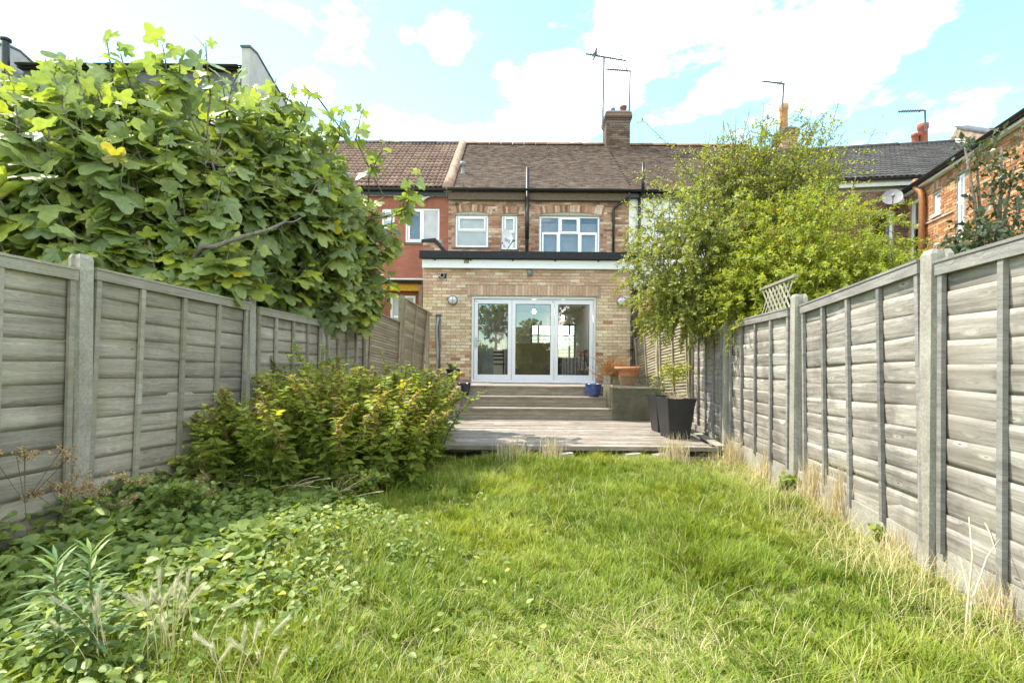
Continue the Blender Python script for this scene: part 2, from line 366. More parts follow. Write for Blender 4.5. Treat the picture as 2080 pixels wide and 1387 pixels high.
M['cover_leaf'] = leafmat('cover_leaf', [(0, (.13, .195, .055)), (.5, (.215, .29, .075)), (.93, (.33, .385, .08)), (1, (.44, .42, .06))], .38, .45, .4)
M['lance_leaf'] = leafmat('lance_leaf', [(0, (.13, .22, .10)), (.6, (.18, .28, .11)), (1, (.28, .36, .08))], .35, .45, .4)
M['dry_flower'] = leafmat('dry_flower', [(0, (.36, .25, .14)), (1, (.52, .40, .25))], .3, .8, .1)
M['dry_orange'] = leafmat('dry_orange', [(0, (.38, .18, .06)), (.6, (.50, .28, .11)), (1, (.58, .42, .22))], .3, .8, .1)
M['vine_leaf'] = leafmat('vine_leaf', [(0, (.30, .38, .02)), (1, (.44, .45, .03))], .45, .4, .4)
M['barley'] = leafmat('barley', [(0, (.50, .52, .26)), (.5, (.70, .66, .50)), (1, (.8, .77, .66))], .4, .6, .2, tint=(1, 1, .9))
def grassmat():
    m = NT('grass_blades'); r = m.rnd()
    c = m.ramp(r, [(0, (.10, .17, .022)), (.38, (.215, .285, .036)), (.72, (.35, .39, .065)), (.84, (.42, .42, .17)), (.93, (.58, .50, .30)), (1, (.66, .57, .37))])
    p = m.pbsdf(c, .6, .2); t = m.n('ShaderNodeBsdfTranslucent'); m.set(t.inputs[0], m.mix(1, c, (1.4, 1.35, .6), 'MULTIPLY'))
    x = m.n('ShaderNodeMixShader'); x.inputs[0].default_value = .38; m.t.links.new(p, x.inputs[1]); m.t.links.new(t.outputs[0], x.inputs[2])
    return m.done(x.outputs[0])
M['grass'] = grassmat()
def groundmat():
    m = NT('ground_soil'); p = m.pos(); n1 = m.noise(p, 7, 6, .65); n2 = m.noise(p, 60, 4)
    c = m.ramp(n1, [(.3, (.10, .13, .035)), (.5, (.14, .18, .04)), (.7, (.22, .20, .10))]); c = m.mix(1, c, m.ramp(n2, [(.3, .6), (.7, 1.2)]), 'MULTIPLY')
    return m.done(m.pbsdf(c, .95, .1, 0, m.bump(n2, .6, .01)))
M['ground'] = groundmat()
def emis(name, col, s):
    m = NT(name); e = m.n('ShaderNodeEmission'); m.set(e.inputs[0], col); e.inputs[1].default_value = s; return m.done(e.outputs[0])
M['bulb'] = emis('bulb', (1, .93, .82), 110)
M['room_wall'] = plain('room_wall', (.5, .5, .5), .9, .2, 0, .05)
M['room_floor'] = plain('room_floor', (.16, .13, .10), .4, .4, 0, .2)
M['beige'] = plain('beige', (.40, .31, .20), .8, .2, 0, .12, 0, 4)
M['curtain'] = plain('curtain', (.42, .43, .45), .9, .2, 0, .1)
M['dark_furn'] = plain('dark_furn', (.03, .03, .035), .4, .4)
M['fridge'] = plain('fridge', (.75, .75, .72), .3, .5, 0, .05)
# ------------------------------------------------------------------ ground
def lump(x, y):
    return (.035 * math.sin(x * 1.9 + .4) * math.sin(y * 1.3 + 1.) + .022 * math.sin(x * 4.3 + y * 2.1) + .015 * math.sin(y * 5.2 - x * 3.1))
def lumpv(x, y):
    return (.035 * np.sin(x * 1.9 + .4) * np.sin(y * 1.3 + 1.) + .022 * np.sin(x * 4.3 + y * 2.1) + .015 * np.sin(y * 5.2 - x * 3.1))
def ground():
    b = MB(); nx, ny = 60, 70
    xs = np.linspace(-6, 6, nx); ys = np.linspace(-2, 10, ny)
    vs = [(x, y, lump(x, y) - .02) for y in ys for x in xs]
    fs = [(j * nx + i, j * nx + i + 1, (j + 1) * nx + i + 1, (j + 1) * nx + i) for j in range(ny - 1) for i in range(nx - 1)]
    b.add(vs, fs)
    # far sheet: a ring round the garden out to the horizon
    e = [(-6, -2), (6, -2), (6, 10), (-6, 10)]; o = [(-400, -400), (400, -400), (400, 400), (-400, 400)]
    b.add([(x, y, -.02) for x, y in e] + [(x, y, -.05) for x, y in o], [(i, 4 + i, 4 + (i + 1) % 4, (i + 1) % 4) for i in range(4)])
    b.build('ground', M['ground'], kind='structure')
ground()
# ------------------------------------------------------------------ brickwork, roofs, windows
CRS, BL = .075, .225
def brick_rects(x0, x1, z0, z1, holes=(), seed=0):
    rg = random.Random(seed); out = []
    k = 0; z = z0
    while z + .06 <= z1 + 1e-6:
        za, zb = z, min(z + .065, z1)
        segs = [(x0, x1)]
        for hx0, hx1, hz0, hz1 in holes:
            if hz0 < zb - .01 and hz1 > za + .01:
                ns = []
                for a, c in segs:
                    if hx1 <= a or hx0 >= c: ns.append((a, c)); continue
                    if hx0 > a: ns.append((a, hx0 - .005))
                    if hx1 < c: ns.append((hx1 + .005, c))
                segs = ns
        for a, c in segs:
            x = math.floor((a - x0) / BL) * BL + x0 - (BL / 2 if k % 2 else 0)
            while x < c:
                l, r_ = max(x, a), min(x + .215, c)
                if r_ - l > .04: out.append((l, r_, za, zb))
                x += BL
        z += CRS; k += 1
    return out
def brick_into(b, rects, y, proud=.010, seed=1, jig=.003, mfun=None):
    rg = random.Random(seed)
    for l, r_, za, zb in rects:
        j = rg.uniform(-jig, jig); yf = y - proud + j
        vs = [(l, yf, za), (r_, yf, za), (r_, yf, zb), (l, yf, zb), (l, y + .004, za), (r_, y + .004, za), (r_, y + .004, zb), (l, y + .004, zb)]
        b.add(vs, [(0, 1, 2, 3), (3, 2, 6, 7), (1, 0, 4, 5), (1, 5, 6, 2), (0, 3, 7, 4)], rg.random(), mfun(l, za) if mfun else 0)
def backing(b, x0, x1, z0, z1, y0, y1, holes, m=0):
    """wall core in boxes around rectangular openings"""
    xs = sorted({x0, x1, *[min(max(h[i], x0), x1) for h in holes for i in (0, 1)]})
    for a, c in zip(xs[:-1], xs[1:]):
        if c - a < 1e-4: continue
        mid = (a + c) / 2
        cut = sorted([(max(h[2], z0), min(h[3], z1)) for h in holes if h[0] < mid < h[1]])
        z = z0
        for h0, h1 in cut:
            if h0 > z: b.box((a, y0, z), (c, y1, h0), 0, m)
            z = max(z, h1)
        if z < z1: b.box((a, y0, z), (c, y1, z1), 0, m)
def arch_bricks(b, x0, x1, z, rise, y, n, h=.215, proud=.010, seed=3, m=0):
    rg = random.Random(seed)
    for i in range(n):
        a, c = i / n, (i + 1) / n
        def pt(t, dz):
            q = 2 * t - 1
            return x0 + (x1 - x0) * t + q * dz * .25, z + rise * (1 - q * q) + dz
        g = .006 / (x1 - x0)
        p = [pt(a + g, 0), pt(c - g, 0), pt(c - g, h), pt(a + g, h)]
        yf = y - proud + rg.uniform(-.003, .003)
        b.add([(q[0], yf, q[1]) for q in p] + [(q[0], y + .004, q[1]) for q in p], [(0, 1, 2, 3), (3, 2, 6, 7), (1, 0, 4, 5), (1, 5, 6, 2), (0, 3, 7, 4)], rg.random(), m)
def window(parent, x0, x1, z0, z1, y, bars, fw=.055, glass='glass_up', rise=0., openers=(), depth=.06, fm='upvc', sill=None, sash=.045, name='window'):
    """bars: list of (pane x0,x1,z0,z1) in 0..1; frame, panes and sashes"""
    b = MB()
    b.box((x0, y, z0), (x0 + fw, y + depth, z1)); b.box((x1 - fw, y, z0), (x1, y + depth, z1))
    b.box((x0 + fw, y, z0), (x1 - fw, y + depth, z0 + fw)); b.box((x0 + fw, y, z1 - fw), (x1 - fw, y + depth, z1))
    if rise:
        n = 10; pl = [(x0 + (x1 - x0) * i / n, y, z1 + rise * (1 - (2 * i / n - 1) ** 2)) for i in range(n + 1)]
        b.prism([(x1, y, z1), (x0, y, z1)] + pl[1:-1], (0, depth, 0))
    ix0, ix1, iz0, iz1 = x0 + fw, x1 - fw, z0 + fw, z1 - fw
    w, h = ix1 - ix0, iz1 - iz0
    f = None
    panes = []
    for k, (a, c, d, e) in enumerate(bars):
        px0, px1, pz0, pz1 = ix0 + a * w, ix0 + c * w, iz0 + d * h, iz0 + e * h
        if a > .01: b.box((px0 - .028, y + .004, pz0), (px0 + .028, y + depth - .004, pz1))
        if d > .01: b.box((px0 + .029, y + .007, pz0 - .028), (px1 - .029, y + depth - .007, pz0 + .028))
        if k in openers:
            s = sash
            b.box((px0 + .03, y - .018, pz0 + .005), (px0 + .03 + s, y + .03, pz1 - .005)); b.box((px1 - .03 - s, y - .018, pz0 + .005), (px1 - .03, y + .03, pz1 - .005))
            b.box((px0 + .03 + s, y - .018, pz0 + .005), (px1 - .03 - s, y + .03, pz0 + .005 + s)); b.box((px0 + .03 + s, y - .018, pz1 - .005 - s), (px1 - .03 - s, y + .03, pz1 - .005))
        panes.append((px0, px1, pz0, pz1))
    f = b.build(name, M[fm], parent)
    for k, (px0, px1, pz0, pz1) in enumerate(panes):
        gm = glass[k] if isinstance(glass, (list, tuple)) else glass
        box_obj('pane', (px0, y + .028, pz0), (px1, y + .034, pz1), M[gm], f)
    if sill:
        box_obj('sill', (x0 - .05, y - .09, z0 - .07), (x1 + .05, y + .05, z0 - .002), M[sill], f)
    return f
def plain_tiles(b, x0, x1, ye, ze, yr, zr, seed=0):
    rg = random.Random(seed); sl = math.hypot(yr - ye, zr - ze); n = int(sl / .10); uy, uz = (yr - ye) / sl, (zr - ze) / sl; ny, nz = -uz, uy
    w = .166; cols = int((x1 - x0) / w) + 1
    for i in range(n):
        s0 = i * sl / n; s1 = s0 + sl / n + .015
        for j in range(cols):
            a = x0 + j * w + (w / 2 if i % 2 else 0); c = min(a + w - .004, x1)
            if a >= x1: continue
            l0 = .026 + rg.uniform(-.004, .006); l1 = .008
            def p(x, s, l): return (x, ye + uy * s + ny * l, ze + uz * s + nz * l)
            vs = [p(a, s0, l0), p(c, s0, l0), p(c, s1, l1), p(a, s1, l1), p(a, s0, l0 - .013), p(c, s0, l0 - .013)]
            b.add(vs, [(0, 1, 2, 3), (4, 5, 1, 0)], rg.random())
def pan_mesh(w=.30, g=.335):
    b = MB(); prof = [(0, .0), (.12, .030), (.25, .040), (.38, .030), (.5, .004), (.62, .030), (.75, .040), (.88, .030), (1.0, .004)]
    # two rolls per tile; the lower edge is lifted off the tile below
    vs = []
    for s, lift in ((0, .030), (g + .03, .004)):
        for t, h in prof: vs.append((t * w, s, h + lift))
    for t, h in prof: vs.append((t * w, 0, h * .9 + .012))
    n = len(prof); fs = [(i, i + 1, n + i + 1, n + i) for i in range(n - 1)] + [(2 * n + i, 2 * n + i + 1, i + 1, i) for i in range(n - 1)]
    b.add(vs, fs); return b
def pan_roof(parent, x0, x1, ye, ze, yr, zr, mt, first=None, seed=0):
    """roman tiles: those inside the window `first` (x range) as objects, the others joined"""
    rg = random.Random(seed); sl = math.hypot(yr - ye, zr - ze); ang = math.atan2(zr - ze, yr - ye); n = round(sl / .335); g = sl / n
    base = pan_mesh(.30, g); me = base.mesh('roof_tile', mt, True); rest = MB(); cnt = 0
    cols = int(round((x1 - x0) / .30))
    for i in range(n):
        for j in range(cols):
            x = x0 + j * (x1 - x0) / cols; T = Matrix.Translation((x, ye + math.cos(ang) * i * g, ze + math.sin(ang) * i * g)) @ Matrix.Rotation(ang + rg.uniform(-.006, .006), 4, 'X')
            if first and first[0] <= x <= first[1] and cnt < 300:
                o = put('roof_tile', me, parent); o.matrix_local = T; cnt += 1
            else: rest.add(base.v, base.f, rg.random(), 0, T)
    if rest.v: rest.build('roof_tile_field', mt, parent, True, kind='stuff')
def ridge_tiles(parent, x0, x1, y, z, mt, seed=0, r=.115, name='ridge_tile'):
    b = MB(); n = 6; L = .44
    for s in (0, 1):
        for i in range(n + 1):
            q = math.pi * i / n
            b.v.append((s * L, -math.cos(q) * (r + .012 * s), math.sin(q) * (r + .012 * s) - .02))
    for i in range(n): b.f.append((i, i + 1, n + 2 + i, n + 1 + i)); b.r.append(0); b.m.append(0)
    b.f.append(tuple(range(n + 1))[::-1]); b.r.append(0); b.m.append(0); b.f.append(tuple(range(n + 1, 2 * n + 2))); b.r.append(0); b.m.append(0)
    me = b.mesh(name, mt); rg = random.Random(seed); k = int((x1 - x0) / .45)
    for i in range(k):
        put(name, me, parent, (x0 + i * (x1 - x0) / k, y, z + rg.uniform(-.008, .008)), (0, rg.uniform(-.01, .01), 0))
def gutter(parent, x0, x1, y, z, r=.06, m='black', name='gutter'):
    b = MB(); n = 8; vs = []
    for x in (x0, x1):
        for i in range(n + 1):
            q = math.pi + math.pi * i / n; vs.append((x, y + r * math.cos(q), z + r * math.sin(q)))
        for i in range(n + 1):
            q = 2 * math.pi - math.pi * i / n; vs.append((x, y + (r - .008) * math.cos(q), z + (r - .008) * math.sin(q)))
    k = 2 * n + 2
    b.add(vs, [(i, (i + 1) % k, k + (i + 1) % k, k + i) for i in range(k)] + [tuple(range(k))[::-1], tuple(range(k, 2 * k))])
    return b.build(name, M[m], parent)

EY, UY, PX0, PX1, NX1 = 11.4, 15.0, -2.02, 3.60, 9.2     # extension face, upper wall, party walls
EAVE_Y, EAVE_Z, RIDGE_Y, RIDGE_Z = 14.78, 6.56, 19.0, 9.78
# ------------------------------------------------------------------ the middle house
def middle_house():
    H = thing('terraced_house', 'brown brick terraced house with a pale brick rear extension and white folding doors', 'house', (0, EY, 0))
    Z = lambda py, Y=EY: CAMZ + (HORY - py) * Y / FPX
    yo = UY - EY
    # ---- extension front wall
    dx0, dx1, dz0, dz1 = -.965, 1.985, .775, 2.82
    ex0, ex1, ez1 = -2.12, 2.87, 3.45
    hole = [(dx0, dx1, .3, dz1), ]
    b = MB(); backing(b, ex0, ex1, .3, ez1, 0, .28, hole)
    b.box((ex0, .28, .3), (ex0 + .25, yo - .01, ez1)); b.box((ex1 - .25, .28, .3), (ex1, yo - .01, ez1))
    wall = b.build('wall', M['mortar_pale'], H)
    rects = brick_rects(ex0, ex1, .525, ez1, hole + [(dx0 - .1, dx1 + .1, dz1 - .01, 3.05)], 4)
    rg = random.Random(8)
    def kind(x, z):
        if z > dz1 - .02: return 'brick_pink' if rg.random() < .86 else 'brick_buff'
        if x < dx0 and z < 1.75: return 'brick_orange' if rg.random() < .5 - (z - .9) * .35 else 'brick_buff'
        return 'brick_buff' if rg.random() < .955 else 'brick_orange'
    # side piers and the course above: one object per brick, up to 300; the rest joined
    cache = {}; n = 0; rest = MB(); rmats = ['brick_pink', 'brick_buff', 'brick_orange']
    order = sorted(rects, key=lambda q: (q[1] > dx1 and q[0] > 2.75, q[2] > 3.2, q[2] < .9, -q[2] if q[2] > dz1 else 0))
    for q in order:
        l, r_, za, zb = q; k = kind(l, za); key = (k, round(r_ - l, 2))
        if n < 300:
            if key not in cache:
                w = (r_ - l) / 2; mb = MB()
                mb.add([(-w, -.011, -.0325), (w, -.011, -.0325), (w, -.011, .0325), (-w, -.011, .0325), (-w, .003, -.0325), (w, .003, -.0325), (w, .003, .0325), (-w, .003, .0325)],
                       [(0, 1, 2, 3), (3, 2, 6, 7), (1, 0, 4, 5), (1, 5, 6, 2), (0, 3, 7, 4)])
                cache[key] = mb.mesh('brick', M[k])
            put('brick', cache[key], wall, ((l + r_) / 2, rg.uniform(-.003, .002), (za + zb) / 2)); n += 1
        else: brick_into(rest, [q], 0, .011, rg.random(), .003, lambda a, z_, k=k: rmats.index(k))
    # soldier course over the doors
    x = dx0 - .1
    while x < dx1 + .04:
        brick_into(rest, [(x, x + .065, dz1 + .004, 3.064)], 0, .011, x, .003, lambda a, z_: 0); x += .0755
    # upper wall (joined, part of the same brickwork)
    rest.build('brickwork', [M[k] for k in rmats], wall, kind='stuff')
    W1 = (-1.81, -.77, 4.80, 5.80); W2 = (-.37, .14, 4.74, 5.80); W3 = (.81, 2.71, 4.45, 5.80)
    holes = [w for w in (W1, W2, W3)]
    b = MB(); backing(b, PX0, PX1, 3.3, 6.3, yo, yo + .25, holes); uw = b.build('wall', M['mortar'], H)
    b = MB(); skip = [(w[0], w[1], w[3] - .0, w[3] + .10) for w in (W1, W2, W3)]
    brick_into(b, brick_rects(PX0, PX1, 3.9, 6.25, holes + skip, 2), yo, .011, 5)
    for w, nn in ((W1, 16), (W2, 9), (W3, 28)): arch_bricks(b, w[0] - .1, w[1] + .1, w[3] + .02, .09 if nn > 9 else .03, yo, nn, .22, .019)
    b.build('brickwork', M['brick_brown'], uw, kind='stuff')
    # windows
    window(H, W1[0] + .01, W1[1] - .01, W1[2], W1[3] - .0, yo + .06, [(0, 1, 0, .53), (0, 1, .53, 1)], glass='frosted', rise=.085, openers=(1,), sill='fascia_brown')
    window(H, W2[0] + .01, W2[1] - .01, W2[2], W2[3], yo + .06, [(0, 1, 0, .52), (0, 1, .52, 1)], glass='frosted', rise=.03, openers=(1,), sill='fascia_brown')
    window(H, W3[0] + .01, W3[1] - .01, W3[2], W3[3], yo + .06, [(0, .32, 0, .62), (.32, .67, 0, .62), (.67, 1, 0, .62), (0, .32, .62, 1), (.32, .67, .62, 1), (.67, 1, .62, 1)], glass='glass_up', rise=.085, openers=(0, 2, 4), sill='fascia_brown')
    box_obj('blind', (W3[0] + .06, yo + .25, W3[2]), (W3[1] - .06, yo + .27, W3[3] - .18), M['lace'], H)
    box_obj('backing_board', (PX0 + .1, yo + .6, 3.9), (PX1 - .1, yo + .62, 6.2), M['dark_furn'], H)
    # ---- extension roof edge
    fb = MB(); fb.box((ex0 - .01, -.10, 3.45), (ex1 + .06, -.075, 3.645)); fb.box((ex0 - .01, -.075, 3.45), (ex1 + .06, -.002, 3.47))
    fa = fb.build('fascia', M['upvc'], H)
    box_obj('roof', (ex0 - .02, -.14, 3.647), (ex1 + .1, yo - .02, 3.80), M['felt'], H)
    gb = MB().prism([(ex0 - .06, -.20, 3.66), (ex0 - .06, -.142, 3.645), (ex0 - .06, -.142, 3.835), (ex0 - .06, -.185, 3.83)], (ex1 - ex0 + .2, 0, 0))
    gb.build('roof_edge_trim', M['felt'], H)
    for px in (898 - 15, 955, 1040, 1125, 1212): box_obj('gutter_clip', ((px - CX) / 85.8 - .018, -.125, 3.615), ((px - CX) / 85.8 + .018, -.101, 3.66), M['black'], fa)
    box_obj('vent', (-1.15, -.108, 3.555), (-1.03, -.101, 3.64), M['verge'], fa)
    box_obj('roof_upstand', (-1.2, 2.2, 3.80), (-.02, 2.3, 3.96), M['felt'], H)
    box_obj('roof_light', (.85, 1.2, 3.80), (2.0, 2.0, 3.99), M['felt'], H)
    # ---- roof
    b = MB(); b.add([(PX0 + .1, EAVE_Y - EY, EAVE_Z - .01), (PX1, EAVE_Y - EY, EAVE_Z - .01), (PX1, RIDGE_Y - EY, RIDGE_Z - .01), (PX0 + .1, RIDGE_Y - EY, RIDGE_Z - .01)], [(0, 1, 2, 3)])
    b.add([(PX0 + .1, RIDGE_Y - EY, RIDGE_Z - .01), (PX1, RIDGE_Y - EY, RIDGE_Z - .01), (PX1, RIDGE_Y - EY + 4.4, EAVE_Z), (PX0 + .1, RIDGE_Y - EY + 4.4, EAVE_Z)], [(0, 1, 2, 3)])
    plain_tiles(b, PX0 + .12, PX1, EAVE_Y - EY, EAVE_Z, RIDGE_Y - EY, RIDGE_Z, 3)
    roof = b.build('roof', M['tile_brown'], H)
    ridge_tiles(roof, PX0 + .15, PX1, RIDGE_Y - EY, RIDGE_Z + .01, M['ridge'], 2)
    # rounded mortar verge over the party wall
    pts = [(PX0, EAVE_Y - EY - .03 + (RIDGE_Y - EAVE_Y + .03) * t, EAVE_Z - .02 + (RIDGE_Z - EAVE_Z + .07) * t) for t in np.linspace(0, 1, 8)]
    MB().tube(pts, [.17, .165, .15, .16, .15, .155, .15, .15], 9).build('verge', M['verge'], H, True)
    gutter(H, PX0, PX1, EAVE_Y - EY - .03, EAVE_Z - .02, .07)
    box_obj('fascia', (PX0, EAVE_Y - EY + .07, 6.235), (PX1, EAVE_Y - EY + .10, 6.50), M['fascia_brown'], H)
    box_obj('soffit', (PX0, EAVE_Y - EY + .10, 6.27), (PX1, UY - EY + .02, 6.31), M['fascia_brown'], H)
    for px in (939, 986, 1057, 1126): box_obj('gutter_stay', ((px - CX) / 66 - .008, EAVE_Y - EY + .02, EAVE_Z), ((px - CX) / 66 + .008, EAVE_Y - EY + .05, EAVE_Z + .14), M['black'], H)
    # flue cowl on the roof
    c = at(940, 352, 15.9); c.y -= EY
    MB().lathe([(.10, -.12), (.07, 0), (.055, .12), (.055, .24), (.10, .25), (.10, .36), (.02, .37)], 12, c).build('flue', M['dish_grey'], H, True)
    # soil stack and downpipe
    sp = MB(); x = (1068 - CX) / 65.6; sp.tube([(x, yo - .22, 3.8), (x, yo - .22, 7.2)], .058, 10); sp.tube([(x, yo - .22, 5.0), (x, yo - .22, 6.3)], .068, 10); sp.tube([(x, yo - .22, 3.8), (x, yo - .22, 3.9)], .1, 10)
    sp.build('soil_stack', M['black'], H, True)
    x2 = (1243 - CX) / 65.2
    MB().tube([(3.55, yo - .30, 6.42), (3.5, yo - .2, 6.30), (x2, yo - .08, 6.02), (x2, yo - .06, 5.9), (x2, yo - .06, 3.8)], .04, 8).build('downpipe', M['black'], H, True)
    # air vent hole and airbricks
    MB().tube([((925 - CX) / 65.2, yo - .03, 6.13), ((925 - CX) / 65.2, yo + .01, 6.13)], .05, 10).build('vent_pipe', M['black'], H)
    for px in (953, 1035): box_obj('air_brick', ((px - CX) / 65.2 - .11, yo - .014, 6.02), ((px - CX) / 65.2 + .11, yo - .0, 6.16), M['brick_dark'], H)
    # extension downpipe
    x3 = (1282 - CX) / 85.8
    dp = MB().tube([(x3, -.12, 3.40), (x3, -.12, 3.30), (x3, -.055, 3.05), (x3, -.055, 1.15), (x3, -.12, 1.0)], .034, 8)
    for z in (2.95, 2.2, 1.55): dp.tube([(x3, -.055, z), (x3, -.055, z + .06)], .045, 8)
    dp.build('downpipe', M['black'], H, True)
    # ---- folding doors
    y = .05
    fr = MB(); fw = .05
    fr.box((dx0, y, dz0), (dx0 + fw, y + .12, dz1)); fr.box((dx1 - fw, y, dz0), (dx1, y + .12, dz1)); fr.box((dx0 + fw, y, dz1 - .07), (dx1 - fw, y + .12, dz1)); fr.box((dx0 + fw, y, dz0), (dx1 - fw, y + .12, dz0 + .045))
    D = fr.build('door_frame', M['alu'], H)
    xa = [dx0 + .058, -.012, 1.0, dx1 - .06]
    for i in range(3):
        a, c = xa[i] + .004, xa[i + 1] - .004; z0, z1 = dz0 + .05, dz1 - .085; s = .085; yy = y + .02
        lb = MB(); lb.box((a, yy, z0), (a + s, yy + .06, z1)); lb.box((c - s, yy, z0), (c, yy + .06, z1)); lb.box((a + s, yy + .001, z0), (c - s, yy + .059, z0 + .125)); lb.box((a + s, yy + .001, z1 - .10), (c - s, yy + .059, z1))
        leaf = lb.build('door', M['alu'], H)
        box_obj('pane', (a + s - .005, yy + .026, z0 + .12), (c - s + .005, yy + .034, z1 - .095), M['glass'], leaf)
        g = MB(); t = .012
        g.box((a + s, yy + .012, z0 + .125), (a + s + t, yy + .025, z1 - .1)); g.box((c - s - t, yy + .012, z0 + .125), (c - s, yy + .025, z1 - .1)); g.box((a + s + t, yy + .012, z1 - .1 - t), (c - s - t, yy + .025, z1 - .1)); g.box((a + s + t, yy + .012, z0 + .125), (c - s - t, yy + .025, z0 + .125 + t))
        g.build('gasket', M['black'], leaf)
        if i == 0:
            hz = 1.72; hx = a + .045
            hb = MB(); hb.box((hx - .018, yy - .012, hz - .13), (hx + .018, yy - .001, hz + .1)); hb.tube([(hx, yy - .01, hz + .04), (hx, yy - .055, hz + .04), (hx + .11, yy - .055, hz + .04)], .011, 8)
            hb.lathe([(.012, 0), (.012, .012)], 8, (hx, yy - .012, hz - .09)); hb.build('handle', M['metal'], leaf)
        for hz2 in ((z1 - .05),):
            if i < 2: MB().tube([((a + .035) if i == 0 else (c - .03), yy - .006, hz2), ((a + .035) if i == 0 else (c - .03), yy, hz2)], .014, 8).build('lock', M['dark_furn'], leaf)
    box_obj('door_sill', (dx0 - .02, y - .09, dz0 - .05), (dx1 + .02, y + .1, dz0 - .003), M['alu'], H)
    # ---- room behind the doors
    rb = MB(); rx0, rx1, ry1, rz0, rz1 = ex0 + .26, ex1 - .26, 8.2, .72, 3.25
    room = rb.box((rx0, .29, rz0 - .05), (rx1, ry1, rz0)).build('floor', M['room_floor'], H)
    box_obj('ceiling', (rx0, .29, rz1), (rx1, ry1, rz1 + .05), M['room_wall'], H)
    box_obj('wall', (rx0 - .02, .29, rz0), (rx0, ry1, rz1), M['room_wall'], H); box_obj('wall', (rx1, .29, rz0), (rx1 + .02, ry1, rz1), M['room_wall'], H)
    wx0, wx1, wz0, wz1 = .75, 2.58, 1.22, 2.78
    b = MB(); backing(b, rx0, rx1, rz0, rz1, ry1, ry1 + .2, [(wx0, wx1, wz0, wz1)]); b.build('wall', M['room_wall'], H)
    wf = MB()
    for x in (wx0, wx0 + .28, wx0 + 1.02, wx0 + 1.55, wx1 - .06): wf.box((x, ry1 + .02, wz0), (x + .07, ry1 + .1, wz1))
    for z in (wz0, 2.28, wz1 - .07): wf.box((wx0, ry1 + .03, z), (wx1, ry1 + .09, z + .06))
    bay = wf.build('window', M['dark_furn'], H)
    bl = MB(); rr = random.Random(3)
    for i in range(18):
        z = wz0 + .08 + i * .057; bl.box((wx0 + .07, ry1 - .03, z), (wx1 - .06, ry1 - .025, z + .040))
    bl.build('blind', M['fridge'], bay)
    return H
H0 = middle_house()
# furniture glimpsed through the doors
t = thing('cabinet', 'tall beige cabinet seen through the middle glass door', 'cabinet', (.55, EY + 2.3, .72))
box_obj('carcass', (-.55, 0, 0), (.62, .5, 1.06), M['beige'], t); box_obj('door', (-.53, -.02, .06), (-.06, -.002, .78), M['beige'], t); box_obj('door', (-.04, -.02, .06), (.60, -.002, .98), M['beige'], t)
t = thing('curtain', 'pale grey curtain hanging inside the glass door with the handle', 'curtain', (-.72, EY + .55, .74))
cb = MB(); n = 26
cb.add([(x, .05 * math.sin(k * 1.9), z) for k, x in enumerate(np.linspace(-.08, .26, n)) for z in (0, 2.2)], [(2 * i, 2 * i + 2, 2 * i + 3, 2 * i + 1) for i in range(n - 1)]); cb.build('curtain_fabric', M['curtain'], t, True)
MB().tube([(-.15, 0, 2.25), (.4, 0, 2.25)], .012, 6).build('rail', M['metal'], t)
t = thing('fridge', 'white fridge at the far end of the room behind the glass door', 'fridge', (-.55, EY + 5.5, .72))
box_obj('body', (-.3, 0, 0), (.3, .6, 1.55), M['fridge'], t); box_obj('door', (-.3, -.04, .5), (.3, -.003, 1.55), M['fridge'], t); box_obj('drawer', (-.3, -.04, 0), (.3, -.003, .48), M['fridge'], t); box_obj('handle', (.2, -.07, .7), (.23, -.041, 1.1), M['metal'], t)
t = thing('dining_chair', 'dark slatted chair behind the glass door with the curtain', 'chair', (-.45, EY + 1.7, .72))
for x in (-.22, .2):
    for yy in (0, .4): box_obj('leg', (x, yy, 0), (x + .03, yy + .03, .44), M['dark_furn'], t)
box_obj('seat', (-.24, -.02, .44), (.25, .45, .48), M['dark_furn'], t)
for z in (.56, .66, .76): box_obj('back_slat', (-.2, 0.002, z), (.21, .02, z + .05), M['dark_furn'], t)
for x in (-.24, .21): box_obj('back_post', (x, -.0, .48), (x + .03, .03, .86), M['dark_furn'], t)
t = thing('sideboard', 'dark low sideboard under the bay window inside the house', 'sideboard', (1.85, EY + 2.6, .72))
box_obj('carcass', (-.65, 0, .06), (.75, .45, .62), M['dark_furn'], t); box_obj('top', (-.68, -.03, .62), (.78, .47, .66), M['dark_furn'], t); box_obj('plinth', (-.6, .03, 0), (.7, .42, .06), M['dark_furn'], t)
MB().lathe([(.18, 0), (.25, .04), (.3, .22), (.27, .23)], 16, (.35, .2, .66)).build('bowl', M['pot_red'], t, True)
for k, (px, py, yy, lab) in enumerate(((1085, 633, 14.2, 'lit pendant bulb seen through the middle glass door'), (1143, 645, 15.8, 'lit pendant bulb seen through the door closest to the drainpipe'))):
    p = at(px, py, yy); t = thing('pendant_lamp', lab, 'lamp', p, group='pendant lamps in the room')
    MB().lathe([(.005, -.06), (.035, -.04), (.045, 0), (.03, .04), (.012, .06)], 10).build('bulb', M['bulb'], t, True)
    MB().tube([(0, 0, .06), (0, 0, 3.24 - p.z)], .006, 5).build('cord', M['black'], t)
